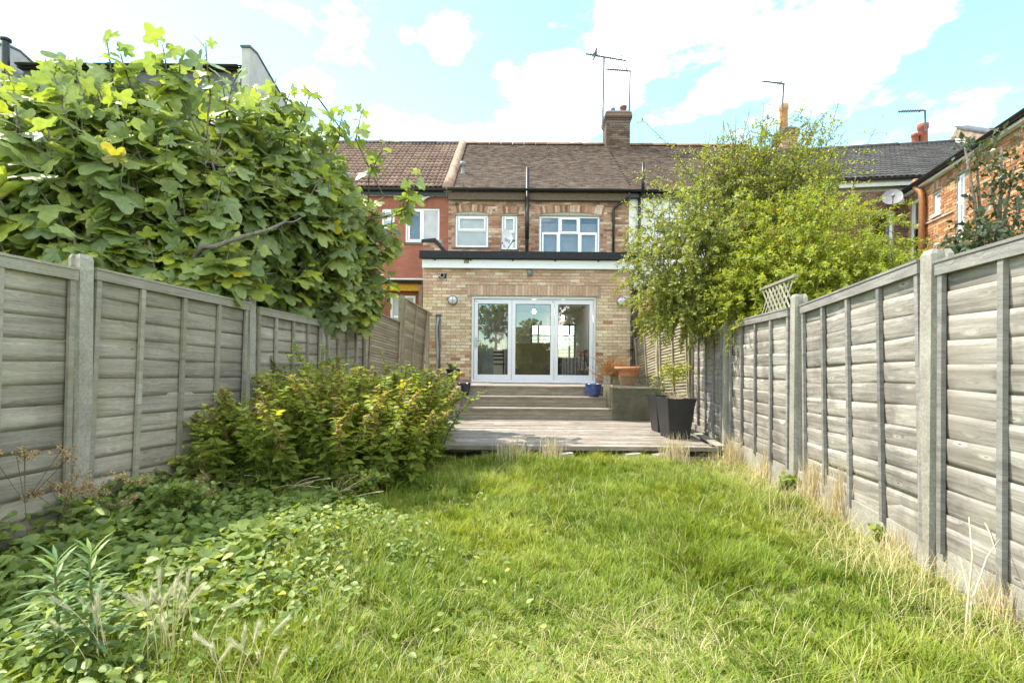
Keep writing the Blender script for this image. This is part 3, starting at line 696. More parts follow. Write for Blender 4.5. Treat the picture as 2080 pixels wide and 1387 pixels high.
# ------------------------------------------------------------------ red painted house
def red_house():
    H = thing('terraced_house', 'red painted terraced house with a red-brown pantile roof beyond the fig tree', 'house', (0, UY, 0))
    x0, x1 = -7.6, PX0 - .002
    A = (-3.36, -2.30, 4.93, 6.00); B = (-4.10, -3.70, 5.35, 5.98)
    b = MB(); backing(b, x0, x1, 0, 6.36, 0, .25, [A, B]); w = b.build('wall', M['red_paint'], H)
    b = MB(); brick_into(b, brick_rects(-6.2, x1 - .0, 2.6, 6.3, [A, B, (A[0], A[1], A[3], A[3] + .07), (B[0], B[1], B[3], B[3] + .03)], 6), 0, .0045, 7, .0015)
    arch_bricks(b, A[0] - .1, A[1] + .1, A[3] + .02, .06, 0, 17, .215, .009); arch_bricks(b, B[0] - .1, B[1] + .1, B[3] + .02, .02, 0, 8, .215, .009)
    b.build('brickwork', M['red_paint'], w, kind='stuff')
    window(H, A[0], A[1], A[2], A[3], .05, [(0, .5, 0, 1), (.5, 1, 0, 1)], glass=['glass_up', 'lace'], rise=.06, openers=(0,), sill='fascia_brown')
    window(H, B[0], B[1], B[2], B[3], .05, [(0, 1, 0, .45), (0, 1, .45, 1)], glass=['frosted', 'frosted'], rise=.02, openers=(1,), sill='fascia_brown')
    box_obj('backing_board', (x0 + .1, .6, 3.9), (x1 - .1, .62, 6.2), M['lace'], H)
    e = EAVE_Y - UY
    b = MB(); b.add([(x0, e, EAVE_Z - .03), (x1, e, EAVE_Z - .03), (x1, RIDGE_Y - UY, RIDGE_Z - .03), (x0, RIDGE_Y - UY, RIDGE_Z - .03), (x1, RIDGE_Y - UY + 4.3, EAVE_Z), (x0, RIDGE_Y - UY + 4.3, EAVE_Z)], [(0, 1, 2, 3), (3, 2, 4, 5)])
    rf = b.build('roof', M['tile_pan'], H)
    pan_roof(rf, x0, x1 - .14, e, EAVE_Z, RIDGE_Y - UY, RIDGE_Z, M['tile_pan'], (-5.6, 0), 5)
    ridge_tiles(rf, x0, x1 - .1, RIDGE_Y - UY, RIDGE_Z + .02, M['slate'], 4)
    gutter(H, x0, x1 - .05, e - .02, EAVE_Z - .03, .07); box_obj('fascia', (x0, e + .06, 6.34), (x1 - .05, e + .09, 6.52), M['black'], H)
    box_obj('soffit', (x0, e + .09, 6.37), (x1 - .03, .02, 6.40), M['white_render'], H)
    # loose board hanging from the soffit
    MB().prism([(-2.95, -.12, 6.30), (-2.78, -.12, 6.18), (-2.72, -.12, 6.25), (-2.55, -.12, 6.33)], (0, .012, 0)).build('soffit_board', M['lace'], H)
    return H
red_house()
# small brick stub wall with sloped coping between the extension roof and the red house
t = thing('parapet_stub', 'small brick parapet stub with sloped black coping at the extension roof corner', 'parapet', (-2.30, UY - 1.2, 0))
b = MB(); b.box((-.28, 0, 3.0), (.25, .35, 4.72)); pw = b.build('wall', M['mortar'], t)
b = MB(); brick_into(b, brick_rects(-.28, .25, 3.9, 4.70, (), 3), 0, .01, 9); b.build('brickwork', M['brick_brown'], pw, kind='stuff')
MB().prism([(-.32, -.05, 4.72), (.08, -.05, 4.76), (.50, -.05, 4.28), (.42, -.05, 4.22), (.06, -.05, 4.64), (-.32, -.05, 4.64)], (0, .45, 0)).build('coping', M['felt'], t)
# neighbour's lean-to with the yellow fascia
t = thing('lean_to', 'neighbouring lean-to with yellow painted fascia and white window beside the extension', 'outbuilding', (0, 12.0, 0))
w0, w1 = -6.2, -2.25
hs = [(-3.05, -2.42, 1.2, 2.88), (-4.9, -3.7, 1.3, 2.45)]
b = MB(); backing(b, w0, w1, 0, 3.02, 0, .2, hs); b.build('wall', M['red_paint'], t)
box_obj('roof', (w0, -.25, 3.235), (w1 + .06, 2.9, 3.27), M['dish'], t)
gutter(t, w0, w1, -.2, 3.20, .05); box_obj('fascia', (w0, -.14, 2.98), (w1 - .06, -.10, 3.19), M['yellow_wood'], t); box_obj('post', (w1 - .06, -.16, .4), (w1 + .03, -.06, 3.14), M['verge'], t); box_obj('post', (-3.95, -.16, .3), (-3.83, -.06, 2.975), M['pipe_clay'], t)
window(t, *hs[0], .02, [(0, 1, 0, .7), (0, 1, .7, 1)], glass='lace'); window(t, *hs[1], .02, [(0, .5, 0, 1), (.5, 1, 0, 1)], glass='lace')
# ------------------------------------------------------------------ house with the dormer, mostly behind the fig tree
t = thing('terraced_house', 'house with a flat-roofed slate loft dormer and white parapets above the fig tree', 'house', (0, UY, 0))
box_obj('wall', (-15.4, 0, 0), (-7.602, .3, 6.4), M['brick_brown'], t)
b = MB(); b.add([(-15.4, -.2, 6.5), (-7.602, -.2, 6.5), (-7.602, 4, 9.8), (-15.4, 4, 9.8), (-7.602, 8, 6.5), (-15.4, 8, 6.5)], [(0, 1, 2, 3), (3, 2, 4, 5)]); b.build('roof', M['tile_brown'], t)
box_obj('dormer', (-15.0, -.3, 7.2), (-8.25, 3.9, 10.0), M['slate'], t); box_obj('dormer_roof', (-15.05, -.45, 10.0), (-8.22, 4.0, 10.14), M['felt'], t)
gutter(t, -15.0, -8.3, -.52, 10.09, .06)
for x, nm in ((-8.22, 0), (-15.55, 1)):
    q = MB().prism([(x, -.5, 6.6), (x, -.5, 10.62), (x, -.1, 10.68), (x, 2.0, 10.1), (x, 2.0, 6.6)], (.24, 0, 0)).build('parapet', M['shaded_white_render'], t)
    MB().prism([(x - .03, -.54, 10.625), (x - .03, -.1, 10.685), (x - .03, 2.02, 10.105), (x - .03, 2.02, 10.17), (x - .03, -.1, 10.75), (x - .03, -.54, 10.69)], (.30, 0, 0)).build('coping', M['slate'], q)
pp = at(12, 80, 14.2); MB().tube([(pp.x, pp.y - UY, 6.5), (pp.x, pp.y - UY, pp.z - .1), (pp.x, pp.y - UY, pp.z)], .09, 10).tube([(pp.x, pp.y - UY, pp.z - .06), (pp.x, pp.y - UY, pp.z + .02)], .13, 10).build('soil_stack', M['black'], t, True)
p0, p1 = at(617, 177, 16.5), at(648, 202, 16.5); MB().tube([p0 - Vector((0, UY, 0)), p1 - Vector((0, UY, 0)), p1 + Vector((.9, -UY, -1.2))], .03, 6).build('stay_rod', M['black'], t)
# ------------------------------------------------------------------ white rendered house beyond the shrub
def white_house():
    H = thing('terraced_house', 'white rendered terraced house behind the tall shrub', 'house', (0, UY, 0))
    x0, x1 = PX1 + .002, NX1; e = EAVE_Y - UY
    A = (4.35, 5.3, 4.4, 5.75); B = (6.0, 7.9, 4.4, 5.8)
    b = MB(); backing(b, x0, x1, 0, 6.34, -.03, .25, [A, B]); b.build('wall', M['white_render'], H)
    window(H, *A, .04, [(0, 1, 0, .6), (0, 1, .6, 1)], openers=(1,)); window(H, *B, .04, [(0, .5, 0, 1), (.5, 1, 0, 1)], openers=(0, 1))
    box_obj('backing_board', (x0 + .1, .6, 3.9), (x1 - .1, .62, 6.2), M['dish_grey'], H)
    b = MB(); b.add([(x0, e, EAVE_Z - .01), (x1, e, EAVE_Z - .01), (x1, RIDGE_Y - UY, RIDGE_Z - .01), (x0, RIDGE_Y - UY, RIDGE_Z - .01), (x1, RIDGE_Y - UY + 4.3, EAVE_Z), (x0, RIDGE_Y - UY + 4.3, EAVE_Z)], [(0, 1, 2, 3), (3, 2, 4, 5)])
    plain_tiles(b, x0, x1, e, EAVE_Z, RIDGE_Y - UY, RIDGE_Z, 13); rf = b.build('roof', M['tile_brown'], H)
    ridge_tiles(rf, x0, x1, RIDGE_Y - UY, RIDGE_Z + .01, M['ridge'], 8)
    gutter(H, x0, x1, e - .03, EAVE_Z - .02, .07); box_obj('fascia', (x0, e + .06, 6.33), (x1, e + .09, 6.5), M['black'], H); box_obj('soffit', (x0, e + .09, 6.35), (x1, 0, 6.38), M['fascia_brown'], H)
    x = (1294 - CX) / 65.2; MB().tube([(x, -.12, 6.5), (x, -.12, 3.6)], .05, 8).build('downpipe', M['black'], H, True)
    x = (1301 - CX) / 66.; MB().tube([(x, -.3, 6.4), (x, -.3, 7.35)], .05, 8).build('vent_pipe', M['black'], H, True)
    MB().lathe([(.0, 0), (.07, .01), (.07, .05), (.0, .06)], 10).build('vent', M['dish_grey'], H).matrix_local = Matrix.Translation(((1312 - CX) / 65.2, -.03, 1.3 + (731 - 427) / 65.2)) @ Matrix.Rotation(math.pi / 2, 4, 'X')
    box_obj('extension_wall', (x0 + .05, -2.4, 0), (x1 - 2, -.035, 3.3), M['brick_orange'], H); box_obj('extension_roof', (x0 + .02, -2.5, 3.3), (x1 - 1.9, -.036, 3.45), M['felt'], H)
    return H
white_house()
# ------------------------------------------------------------------ the turned terrace: dark tiled house and its sunlit side wing
def dark_house():
    H = thing('terraced_house', 'brown brick house with a dark grey pantile roof and satellite dish', 'house', (8.7, 13.86, 0), (0, 0, R(-9)))
    A = (1.40, 2.02, 4.0, 5.55)
    b = MB(); backing(b, -.9, 8.5, 0, 6.3, 0, .3, [A]); w = b.build('wall', M['mortar'], H)
    b = MB(); brick_into(b, brick_rects(-.9, 3.6, 3.6, 6.2, [A, (A[0], A[1], A[3], A[3] + .06)], 8), 0, .011, 9); arch_bricks(b, A[0] - .1, A[1] + .1, A[3] + .02, .05, 0, 11, .22, .019); b.build('brickwork', M['brick_dark'], w, kind='stuff')
    window(H, *A, .06, [(0, 1, 0, .5), (0, 1, .5, 1)], sill='white_render', rise=.05); box_obj('backing_board', (-.5, .6, 3.5), (3.6, .62, 6.2), M['dark_furn'], H)
    ez, rz = 6.45, 9.42
    b = MB(); b.add([(-.9, -.2, ez - .03), (6.9, -.2, ez - .03), (6.9, 5, rz - .03), (-.9, 5, rz - .03), (6.9, 9.5, ez), (-.9, 9.5, ez)], [(0, 1, 2, 3), (3, 2, 4, 5)]); rf = b.build('roof', M['tile_dark'], H)
    pan_roof(rf, -.6, 6.75, -.2, ez, 5, rz, M['tile_dark'], (1.2, 6.8), 6); ridge_tiles(rf, -.6, 6.8, 5, rz + .02, M['tile_dark'], 6)
    gutter(H, -.6, 3.5, -.26, ez - .02, .06); box_obj('fascia', (-.9, -.16, 6.24), (6.5, -.13, 6.40), M['white_render'], H); box_obj('soffit', (-.9, -.13, 6.28), (6.5, 0, 6.30), M['white_render'], H)
    # party wall standing above the roof, with coping tiles
    n = 9; pw = MB().prism([(6.9, -.4, 5.5), (6.9, -.4, ez + .28), (6.9, 5.0, rz + .55), (6.9, 9.5, ez + .3), (6.9, 9.5, 5.5)], (.3, 0, 0)).build('party_wall', M['verge'], H)
    MB().prism([(6.86, -.4, ez - .02), (6.86, -.4, ez + .14), (6.86, 5.0, rz + .16), (6.86, 5.0, rz + .0)], (.03, 0, 0)).build('flashing', M['dish'], H)
    L = math.hypot(5.4, rz + .27 - ez); ang = math.atan2(rz + .27 - ez, 5.4); me = MB().box((-.06, 0, .0), (.36, L / n + .03, .05)).mesh('coping_tile', M['slate'])
    for i in range(n):
        o = put('coping_tile', me, pw); o.matrix_local = Matrix.Translation((6.9, -.4 + 5.4 * i / n, ez + .285 + (rz + .27 - ez) * i / n)) @ Matrix.Rotation(ang + .02, 4, 'X')
    # brick pier at the junction with the white house
    b = MB(); b.box((-.35, -.28, 5.9), (.0, .2, 6.85)); pr = b.build('pier', M['mortar'], H); b = MB(); brick_into(b, brick_rects(-.35, 0, 5.95, 6.8, (), 2), -.28, .01, 3); b.build('brickwork', M['brick_dark'], pr, kind='stuff')
    return H
dark_house()
def wing():
    th = math.atan2(-.9626, -.2708)
    H = thing('house_wing', 'sunlit orange brick side wing with black gutter and clay-coloured pipe', 'house', (11.1, 13.6, 0), (0, 0, th))
    def loc(px, py):
        u, v = px - CX, HORY - py; ca, sa = math.cos(ROLL), math.sin(ROLL); u, v = u * ca - v * sa, u * sa + v * ca
        k = u / FPX; s = (13.6 * k - 11.1) / (.9626 * k - .2708); return s, CAMZ + v * (13.6 - .9626 * s) / FPX
    def rect(px0, px1, pt, pb):
        s0, _ = loc(px0, pt); s1, _ = loc(px1, pt); zm = loc((px0 + px1) / 2, pt)[1]; zb = loc((px0 + px1) / 2, pb)[1]; return (s0, s1, zb, zm)
    A = rect(1850, 1876, 402, 530); B = rect(1896, 1911, 392, 434); C = rect(1944, 1962, 352, 472)
    hs = [A, B, C]
    top = 5.98
    b = MB(); backing(b, .02, 7.5, 0, top, 0, .3, hs); b.box((7.2, .3, 0), (7.5, 5, top)); w = b.build('wall', M['mortar_pale'], H)
    b = MB(); rects = brick_rects(.02, 7.5, 2.6, top - .05, hs + [(q[0], q[1], q[3], q[3] + .06) for q in (A, B, C)], 5); brick_into(b, rects, 0, .011, 21)
    for q in (A, B, C): arch_bricks(b, q[0] - .08, q[1] + .08, q[3] + .02, .05, 0, max(6, int((q[1] - q[0]) / .075)), .22, .019, m=1)
    b.build('brickwork', [M['brick_sun'], M['brick_orange']], w, kind='stuff')
    window(H, *A, .03, [(0, 1, 0, .55), (0, 1, .55, 1)], openers=(1,), rise=.05, sill='white_render')
    window(H, *B, .04, [(0, 1, 0, 1)], sill='white_render', glass='lace', rise=.03); window(H, *C, .03, [(0, 1, 0, .5), (0, 1, .5, 1)], openers=(0, 1), sill='white_render')
    box_obj('backing_board', (.3, .7, 3), (7, .72, 5.9), M['dark_furn'], H)
    gutter(H, -.2, 7.6, -.22, top + .10, .07); box_obj('fascia', (-.1, -.14, top + .045), (7.6, -.11, top + .14), M['black'], H); box_obj('soffit', (-.1, -.145, top - .03), (7.6, -.011, top + .03), M['upvc'], H)
    b = MB(); b.add([(-.1, -.16, top + .16), (7.6, -.16, top + .16), (7.6, 3.2, top + 1.3), (-.1, 3.2, top + 1.3)], [(0, 1, 2, 3)]); b.build('roof', M['tile_dark'], H)
    s, z = loc(1884, 356); pz = loc(1884, 392)[1]
    MB().tube([(s - .25, -.16, z - .02), (s - .2, -.16, z - .25), (s - .02, -.14, pz + .05), (s, -.12, pz - .15), (s, -.12, 2.5)], .07, 10).build('downpipe', M['pipe_clay'], H, True)
    sa, za = loc(1868, 462); sb, zb = loc(1938, 430); MB().tube([(sa, -.05, za), (sb, -.03, zb)], .012, 5).build('cable', M['dish'], H)
    s2, z2 = loc(1902, 370); box_obj('air_brick', (s2 - .1, -.014, z2 - .08), (s2 + .1, -.001, z2 + .08), M['lace'], H)
wing()
# ------------------------------------------------------------------ chimneys, aerials, dishes
def chimney(name, label, c, w, d, z0, z1, mt, pots, corb=True, band=.5):
    t = thing(name, label, 'chimney', (c[0], c[1], 0))
    b = MB(); b.box((-w / 2, 0, z0), (w / 2, d, z1)); core = b.build('stack', M['slate'], t)
    b = MB(); brick_into(b, brick_rects(-w / 2, w / 2, z0 + .02, z1 - .02, (), 2), 0, .011, 4)
    sb = MB(); brick_into(sb, brick_rects(0, d, z0 + .02, z1 - .02, (), 3), 0, .011, 6)
    Ms = Matrix.Translation((-w / 2, 0, 0)) @ Matrix.Rotation(-math.pi / 2, 4, 'Z') @ Matrix.Translation((-d, 0, 0)); b.add(sb.v, sb.f, .5, 0, Ms)
    b.build('brickwork', mt, core, kind='stuff')
    if corb:
        for i, e in enumerate((.02, .045, .07, .07, .05)):
            cb = MB(); cb.box((-w / 2 - e, -e, z1 + i * .077), (w / 2 + e, d + e, z1 + i * .077 + .07)); cb.build('corbel_course', M['brick_chimney'] if i > 1 else mt, t)
        z1 += .385
    cap = MB().prism([(-w / 2 - .05, -.05, z1), (w / 2 + .05, -.05, z1), (w / 2 - .05, .05, z1 + .10), (-w / 2 + .05, .05, z1 + .10)], (0, d, 0)); cap.build('flaunching', M['slate'], t)
    for dx, r_, h, m_ in pots:
        MB().lathe([(r_ * 1.1, 0), (r_, h * .25), (r_ * .95, h * .75), (r_ * 1.15, h * .8), (r_ * 1.15, h), (r_ * .8, h), (r_ * .75, h * .6)], 14, (dx, d / 2, z1 + .08)).build('chimney_pot', M[m_], t, True)
    return t
chimney('chimney', 'brick chimney with two pots on the ridge of the middle house', (4.02, 18.55), .90, .75, 9.2, 10.48, M['brick_chimney'], [(.27, .12, .34, 'pot_red'), (-.14, .08, .26, 'dish_grey'), (-.28, .07, .12, 'terracotta')])
chimney('chimney', 'chimney with a single clay pot rising out of the tall shrub', ((1590 - CX) / 51.5, 18.6), .55, .6, 9.0, 9.95, M['brick_brown'], [(-.1, .15, .98, 'terracotta')])
chimney('chimney', 'chimney with ribbed red clay pots behind the dark tiled roof', ((1888 - CX) / 51.0, 19.4), .6, .6, 8.6, 10.05, M['brick_dark'], [(.1, .17, .95, 'pot_red'), (-.22, .12, .55, 'pot_red')], False)
def aerial(label, base, top, boom_l, boom_r, Y, elements, stub=None):
    b0 = at(*base, Y); t1 = at(*top, Y); t = thing('tv_aerial', label, 'aerial', b0)
    o = lambda p: p - b0
    MB().tube([o(b0), o(t1)], .034, 6).build('mast', M['aerial'], t)
    l, r_ = at(*boom_l, Y), at(*boom_r, Y); MB().tube([o(l), o(r_)], .028, 5).build('boom', M['aerial'], t)
    n = elements
    for i in range(n):
        p = o(l.lerp(r_, .12 + .7 * i / max(1, n - 1))); MB().tube([p + Vector((0, -.13, 0)), p + Vector((0, .13, 0))], .014, 4).build('element', M['aerial'], t)
    if stub:
        for a, c in stub: MB().tube([o(at(*a, Y)), o(at(*c, Y + .25))], .018, 4).build('reflector', M['aerial'], t)
    return t
aerial('tall tv aerial on the chimney with a bird perched on its boom', (1224, 262), (1227, 117), (1190, 110), (1272, 124), 18.5, 14, [((1258, 104), (1263, 122)), ((1263, 122), (1252, 138)), ((1264, 108), (1261, 121))])
tb = thing('aerial_bracket', 'curved clamp bracket under the boom of the tall aerial', 'bracket', at(1227, 125, 18.5)); b0 = at(1227, 125, 18.5)
MB().tube([at(1214, 114, 18.5) - b0, at(1216, 122, 18.5) - b0, at(1226, 125, 18.5) - b0, at(1238, 124, 18.5) - b0, at(1241, 118, 18.5) - b0], .012, 5).build('hoop', M['aerial'], tb)
aerial('shorter tv aerial on the chimney just below the tall one', (1278, 248), (1280, 144), (1230, 141), (1282, 145), 18.7, 9, [((1272, 138), (1276, 152)), ((1276, 137), (1270, 150))])
aerial('tv aerial on the chimney that rises out of the shrub', (1589, 225), (1592, 170), (1545, 165), (1594, 171), 18.6, 9, [((1584, 169), (1590, 164))])
aerial('tv aerial beside the ribbed red chimney pots', (1880, 268), (1879, 224), (1824, 227), (1880, 225), 19.2, 9, [((1868, 228), (1876, 222))])
t = thing('bird', 'dark pigeon perched on the tall tv aerial', 'bird', at(1208, 113, 18.45))
bb = MB(); prof = [(.0, -.22), (.025, -.2), (.03, -.1), (.06, -.02), (.078, .06), (.07, .14), (.045, .19), (.04, .215), (.048, .24), (.035, .275), (.0, .285)]
bb.lathe([(r_, z) for r_, z in prof], 10); bd = bb.build('body', M['aerial'], t, True); bd.rotation_euler = (0, R(14), 0); bd.scale = (1, .85, 1)
MB().lathe([(.012, 0), (.001, .045)], 6).build('beak', M['aerial'], bd).matrix_local = Matrix.Translation((.035, 0, .25)) @ Matrix.Rotation(R(100), 4, 'Y')
def sat_dish(label, p, r, rot, mt, logo=False, sx=1.):
    t = thing('satellite_dish', label, 'satellite dish', p, rot)
    prof = [(r * k / 5, (k / 5) ** 2 * r * .22) for k in range(6)]; b = MB(); b.lathe(prof, 24, cap=False); b.lathe([(a * .995, z - .008) for a, z in prof], 24, cap=False)
    d = b.build('reflector', mt, t, True); d.rotation_euler = (R(90), 0, 0); d.scale = (sx, 1, 1)
    MB().tube([(0, .0, -r * .95), (0, -r * .9, -r * .35)], .014, 6).build('arm', M['dish_grey'], t); MB().lathe([(.035, -.04), (.045, 0), (.03, .05)], 10, (0, -r * .9, -r * .32)).build('receiver', M['dish_grey'], t, True)
    MB().tube([(0, .05, 0), (0, .25, -.1), (0, .28, -r * 1.4)], .02, 6).build('bracket', M['dish_grey'], t)
    if logo:
        tx = bpy.data.curves.new('logo', 'FONT'); tx.body = 'sky'; tx.size = r * .62; tx.align_x = 'CENTER'; tx.extrude = .001
        q = bpy.data.objects.new('logo_text', tx); me = bpy.data.meshes.new_from_object(q); bpy.data.objects.remove(q); me.materials.clear(); me.materials.append(M['dish_grey'])
        put('logo', me, t, (.02, -.035, -.06), (R(90), 0, 0))
    return t
sat_dish('white oval satellite dish standing on the extension roof', at(1028, 487, 13.7), .30, (R(-8), 0, R(48)), M['dish'], True, .8)
sat_dish('large grey satellite dish on the brown brick wall under the dark roof', at(1812, 402, 13.1), .235, (R(-18), 0, R(-32)), M['dish_grey'])
t = thing('security_light', 'white globe security light on the wall beside the grey satellite dish', 'light', at(1829, 408, 13.3)); MB().lathe([(.03, -.1), (.09, -.05), (.1, 0), (.07, .07), (.0, .09)], 14).build('globe', M['upvc'], t, True); box_obj('bracket', (-.03, .0, -.03), (.03, .4, .03), M['upvc'], t)
# lamps and camera on the extension wall
for px, py, lab in ((920, 610, 'round caged bulkhead lamp on pale brick beside the door handle'), (1262, 612, 'round caged bulkhead lamp on pale brick beside the black drainpipe')):
    p = at(px, py, EY - .012); t = thing('wall_lamp', lab, 'lamp', p, (R(90), 0, 0), group='bulkhead lamps beside the folding doors')
    MB().lathe([(.115, 0), (.115, .03), (.10, .05), (.088, .05), (.088, .03)], 24, cap=False).build('rim', M['dish_grey'], t, True); MB().lathe([(.09, .02), (.09, .045), (.07, .07), (.0, .085)], 20, cap=False).build('diffuser', M['dish'], t, True)
    cg = MB(); cg.tube([(-.1, .0, .05), (-.05, 0, .085), (.05, 0, .085), (.1, 0, .05)], .006, 5); cg.tube([(0, -.1, .05), (0, -.05, .087), (0, .05, .087), (0, .1, .05)], .006, 5); cg.build('cage', M['metal'], t)
p = at(1076, 553, EY - .02); t = thing('floodlight', 'small dark floodlight under the white fascia', 'light', p)
MB().lathe([(.0, -.10), (.05, -.085), (.065, -.03), (.06, .03), (.03, .05)], 14).build('head', M['dish_grey'], t, True); box_obj('bracket', (-.04, -.02, .04), (.04, .02, .10), M['dish_grey'], t)
p = at(897, 560, EY - .02); t = thing('boiler_flue', 'small boiler flue outlet in the brick near the extension corner', 'flue', p)
MB().lathe([(.06, 0), (.06, .07), (.045, .07), (.045, .02)], 16, cap=False).build('outlet', M['metal'], t, True).rotation_euler = (R(90), 0, R(20)); box_obj('recess', (-.07, .004, -.055), (.115, .012, .05), M['black'], t)
p = at(887, 770, EY - .05); t = thing('wall_pipe', 'grey conduit pipe climbing the extension brickwork, its shadow added as a dark tube', 'pipe', p)
hp = at(887, 642, EY - .05) - p; MB().tube([(0, 0, -.1), (.02, 0, hp.z * .45), (-.02, 0, hp.z * .8), (.03, 0, hp.z)], .03, 8).build('conduit', M['pipe_grey'], t, True); MB().tube([(.05, .02, -.1), (.05, .02, hp.z * .97)], .03, 8).build('conduit', M['slate'], t, True); box_obj('clip', (-.03, -.03, hp.z * .99), (.09, .04, hp.z * 1.03), M['slate'], t)  # the second, dark tube stands in for the shadow of the grey pipe
# ------------------------------------------------------------------ fences
def board_mesh(name, h, th, mt, seed, tilt, wav=.006, L=1.0, segs=4):
    """one sawn board of unit length along x; waney lower edge; tilt>0: lower edge proud (towards -y)"""
    rg = random.Random(seed); ph = [rg.uniform(0, 6.3) for _ in range(3)]
    b = MB(); vs = []; bul = .0048 if tilt < 0 else .001
    for i in range(segs + 1):
        t = i / segs
        w0 = wav * (math.sin(t * 5 + ph[0]) + .6 * math.sin(t * 11 + ph[1])); w1 = wav * .7 * math.sin(t * 7 + ph[2]); cup = .004 * math.sin(t * 9 + ph[1])
        z0, z1 = w0, h + w1
        yb, yt = (-tilt, 0) if tilt > 0 else (0, tilt)
        for q in (0, .22, .5, .78, 1): vs.append((t * L, yb + (yt - yb) * q - th - bul * (1 - (2 * q - 1) ** 2) * (1 + .5 * math.sin(t * 6 + ph[0])) + cup, z0 + (z1 - z0) * q))
        vs += [(t * L, yt, z1), (t * L, yb, z0)]
    fs = []; K = 7
    for i in range(segs):
        for j in range(K): fs.append((i * K + j, (i + 1) * K + j, (i + 1) * K + (j + 1) % K, i * K + (j + 1) % K))
    fs += [tuple(range(K)), tuple(range(segs * K, segs * K + K))[::-1]]
    b.add(vs, fs); me = b.mesh(name, mt, False); me.polygons.foreach_set('use_smooth', [k < segs * K and k % K < 4 for k in range(len(fs))]); return me
BOARDS = {}
def boards_for(key, h, th, mt, tilt, wav):
    if key not in BOARDS: BOARDS[key] = [board_mesh('board', h, th, mt, 17 * k + len(BOARDS), tilt, wav) for k in range(5)]
    return BOARDS[key]
def fence_panel(label, A, B, zb, side, style, group, pitch=.15, nb=3, wmat='fence_grey', rail=True, gaps=(), zb2=None):
    """A, B: world points at the top of the panel (near, far); side=+1 when the garden lies to the local -y side"""
    d = B - A; L = math.hypot(d.x, d.y); az = math.atan2(d.y, d.x); tl = -math.atan2(d.z, L)
    L3 = d.length
    t = thing('slatted_fence' if style == 'slat' else 'lap_fence', label, 'fence', A, (0, tl, az), group)
    rm = {'fence_brown': 'fence_brown', 'fence_silver': 'rail_silver'}.get(wmat, 'rail')
    H = A.z - zb; s = -side     # garden side is local y*s
    rg = random.Random(int(A.x * 1000) + int(A.y * 77))
    def bx(name, x0, x1, y0, y1, z0, z1, m, **k):
        ya, yb = sorted((y0 * s, y1 * s)); return box_obj(name, (x0, ya, z0), (x1, yb, z1), M[m], t, rg.random(), **k)
    key = (style, wmat)
    if style == 'lap': meshes = boards_for(key, pitch + .018, .010, M[wmat], .0055, .003)
    elif style == 'lap_up': meshes = boards_for(key, pitch + .016, .010, M[wmat], -.010, .008)
    else: meshes = boards_for(key, pitch + .010, .008, M[wmat], .016, .0015)
    z = -.05 - pitch if rail else -.02 - pitch
    n = 0
    while True:
        o = put('board', rg.choice(meshes), t)
        o.location = (.0 if s < 0 else L3, .0, max(z, -H + .002)); o.rotation_euler = (rg.uniform(-.01, .01), rg.uniform(-.002, .002), 0 if s < 0 else math.pi); o.scale = (L3, 1, 1)
        if z <= -H + .003: break
        z -= pitch; n += 1
        if n in gaps: z -= .014
    # battens
    def batten(x, w=.036):
        q = bx('batten', x - w / 2, x + w / 2, .026, .052, -H, -.045 if rail else -.01, rm)
        return q
    for x in [.03] + [L3 * (k + 1) / (nb + 1) + rg.uniform(-.02, .02) for k in range(nb)] + [L3 - .03]: batten(x)
    if rail:
        bx('top_rail', 0, L3, .027, .060, -.075, -.004, rm); bx('capping', -.005, L3 + .005, -.03, .066, -.003, .014, rm)
    else:
        bx('top_rail', 0, L3, -.012, .05, -.03, -.004, wmat)
    return t
def fence_post(label, p, zt, az, mt, group, w=.11, d=.125, zb=-.15, wooden=False):
    t = thing('fence_post', label, 'fence post', (p.x, p.y, 0), (0, 0, az), group)
    if wooden:
        MB().box((-w / 2, -d / 2, zb), (w / 2, d / 2, zt)).build('post', mt, t)
    else:
        g, gd = .028, .022     # slots on both faces along the fence line
        pl = [(-d / 2, -w / 2), (-g, -w / 2), (-g, -w / 2 + gd), (g, -w / 2 + gd), (g, -w / 2), (d / 2, -w / 2), (d / 2, w / 2), (g, w / 2), (g, w / 2 - gd), (-g, w / 2 - gd), (-g, w / 2), (-d / 2, w / 2)]
        pl = [(y, x) for x, y in pl]
        b = MB(); n = len(pl); vs = [(x, y, zb) for x, y in pl] + [(x, y, zt - .03) for x, y in pl] + [(x * .8, y * .8, zt) for x, y in pl]
        fs = [(i, (i + 1) % n, n + (i + 1) % n, n + i) for i in range(n)] + [(n + i, n + (i + 1) % n, 2 * n + (i + 1) % n, 2 * n + i) for i in range(n)] + [tuple(range(2 * n, 3 * n)), tuple(range(n))[::-1]]
        b.add(vs, fs, random.Random(p.y).random()); b.build('shaft', mt, t)
    return t
def gravel_board(label, A, B, z0, z1, group):
    d = B - A; L = math.hypot(d.x, d.y); t = thing('gravel_board', label, 'gravel board', (A.x, A.y, 0), (0, 0, math.atan2(d.y, d.x)), group)
    b = MB(); b.box((0, -.022, z0), (L, .022, z1)); b.build('slab', M['concrete'], t); return t
gl, gr_ = 'grey lap fence panels in shade', 'silvery lap fence panels in sun'
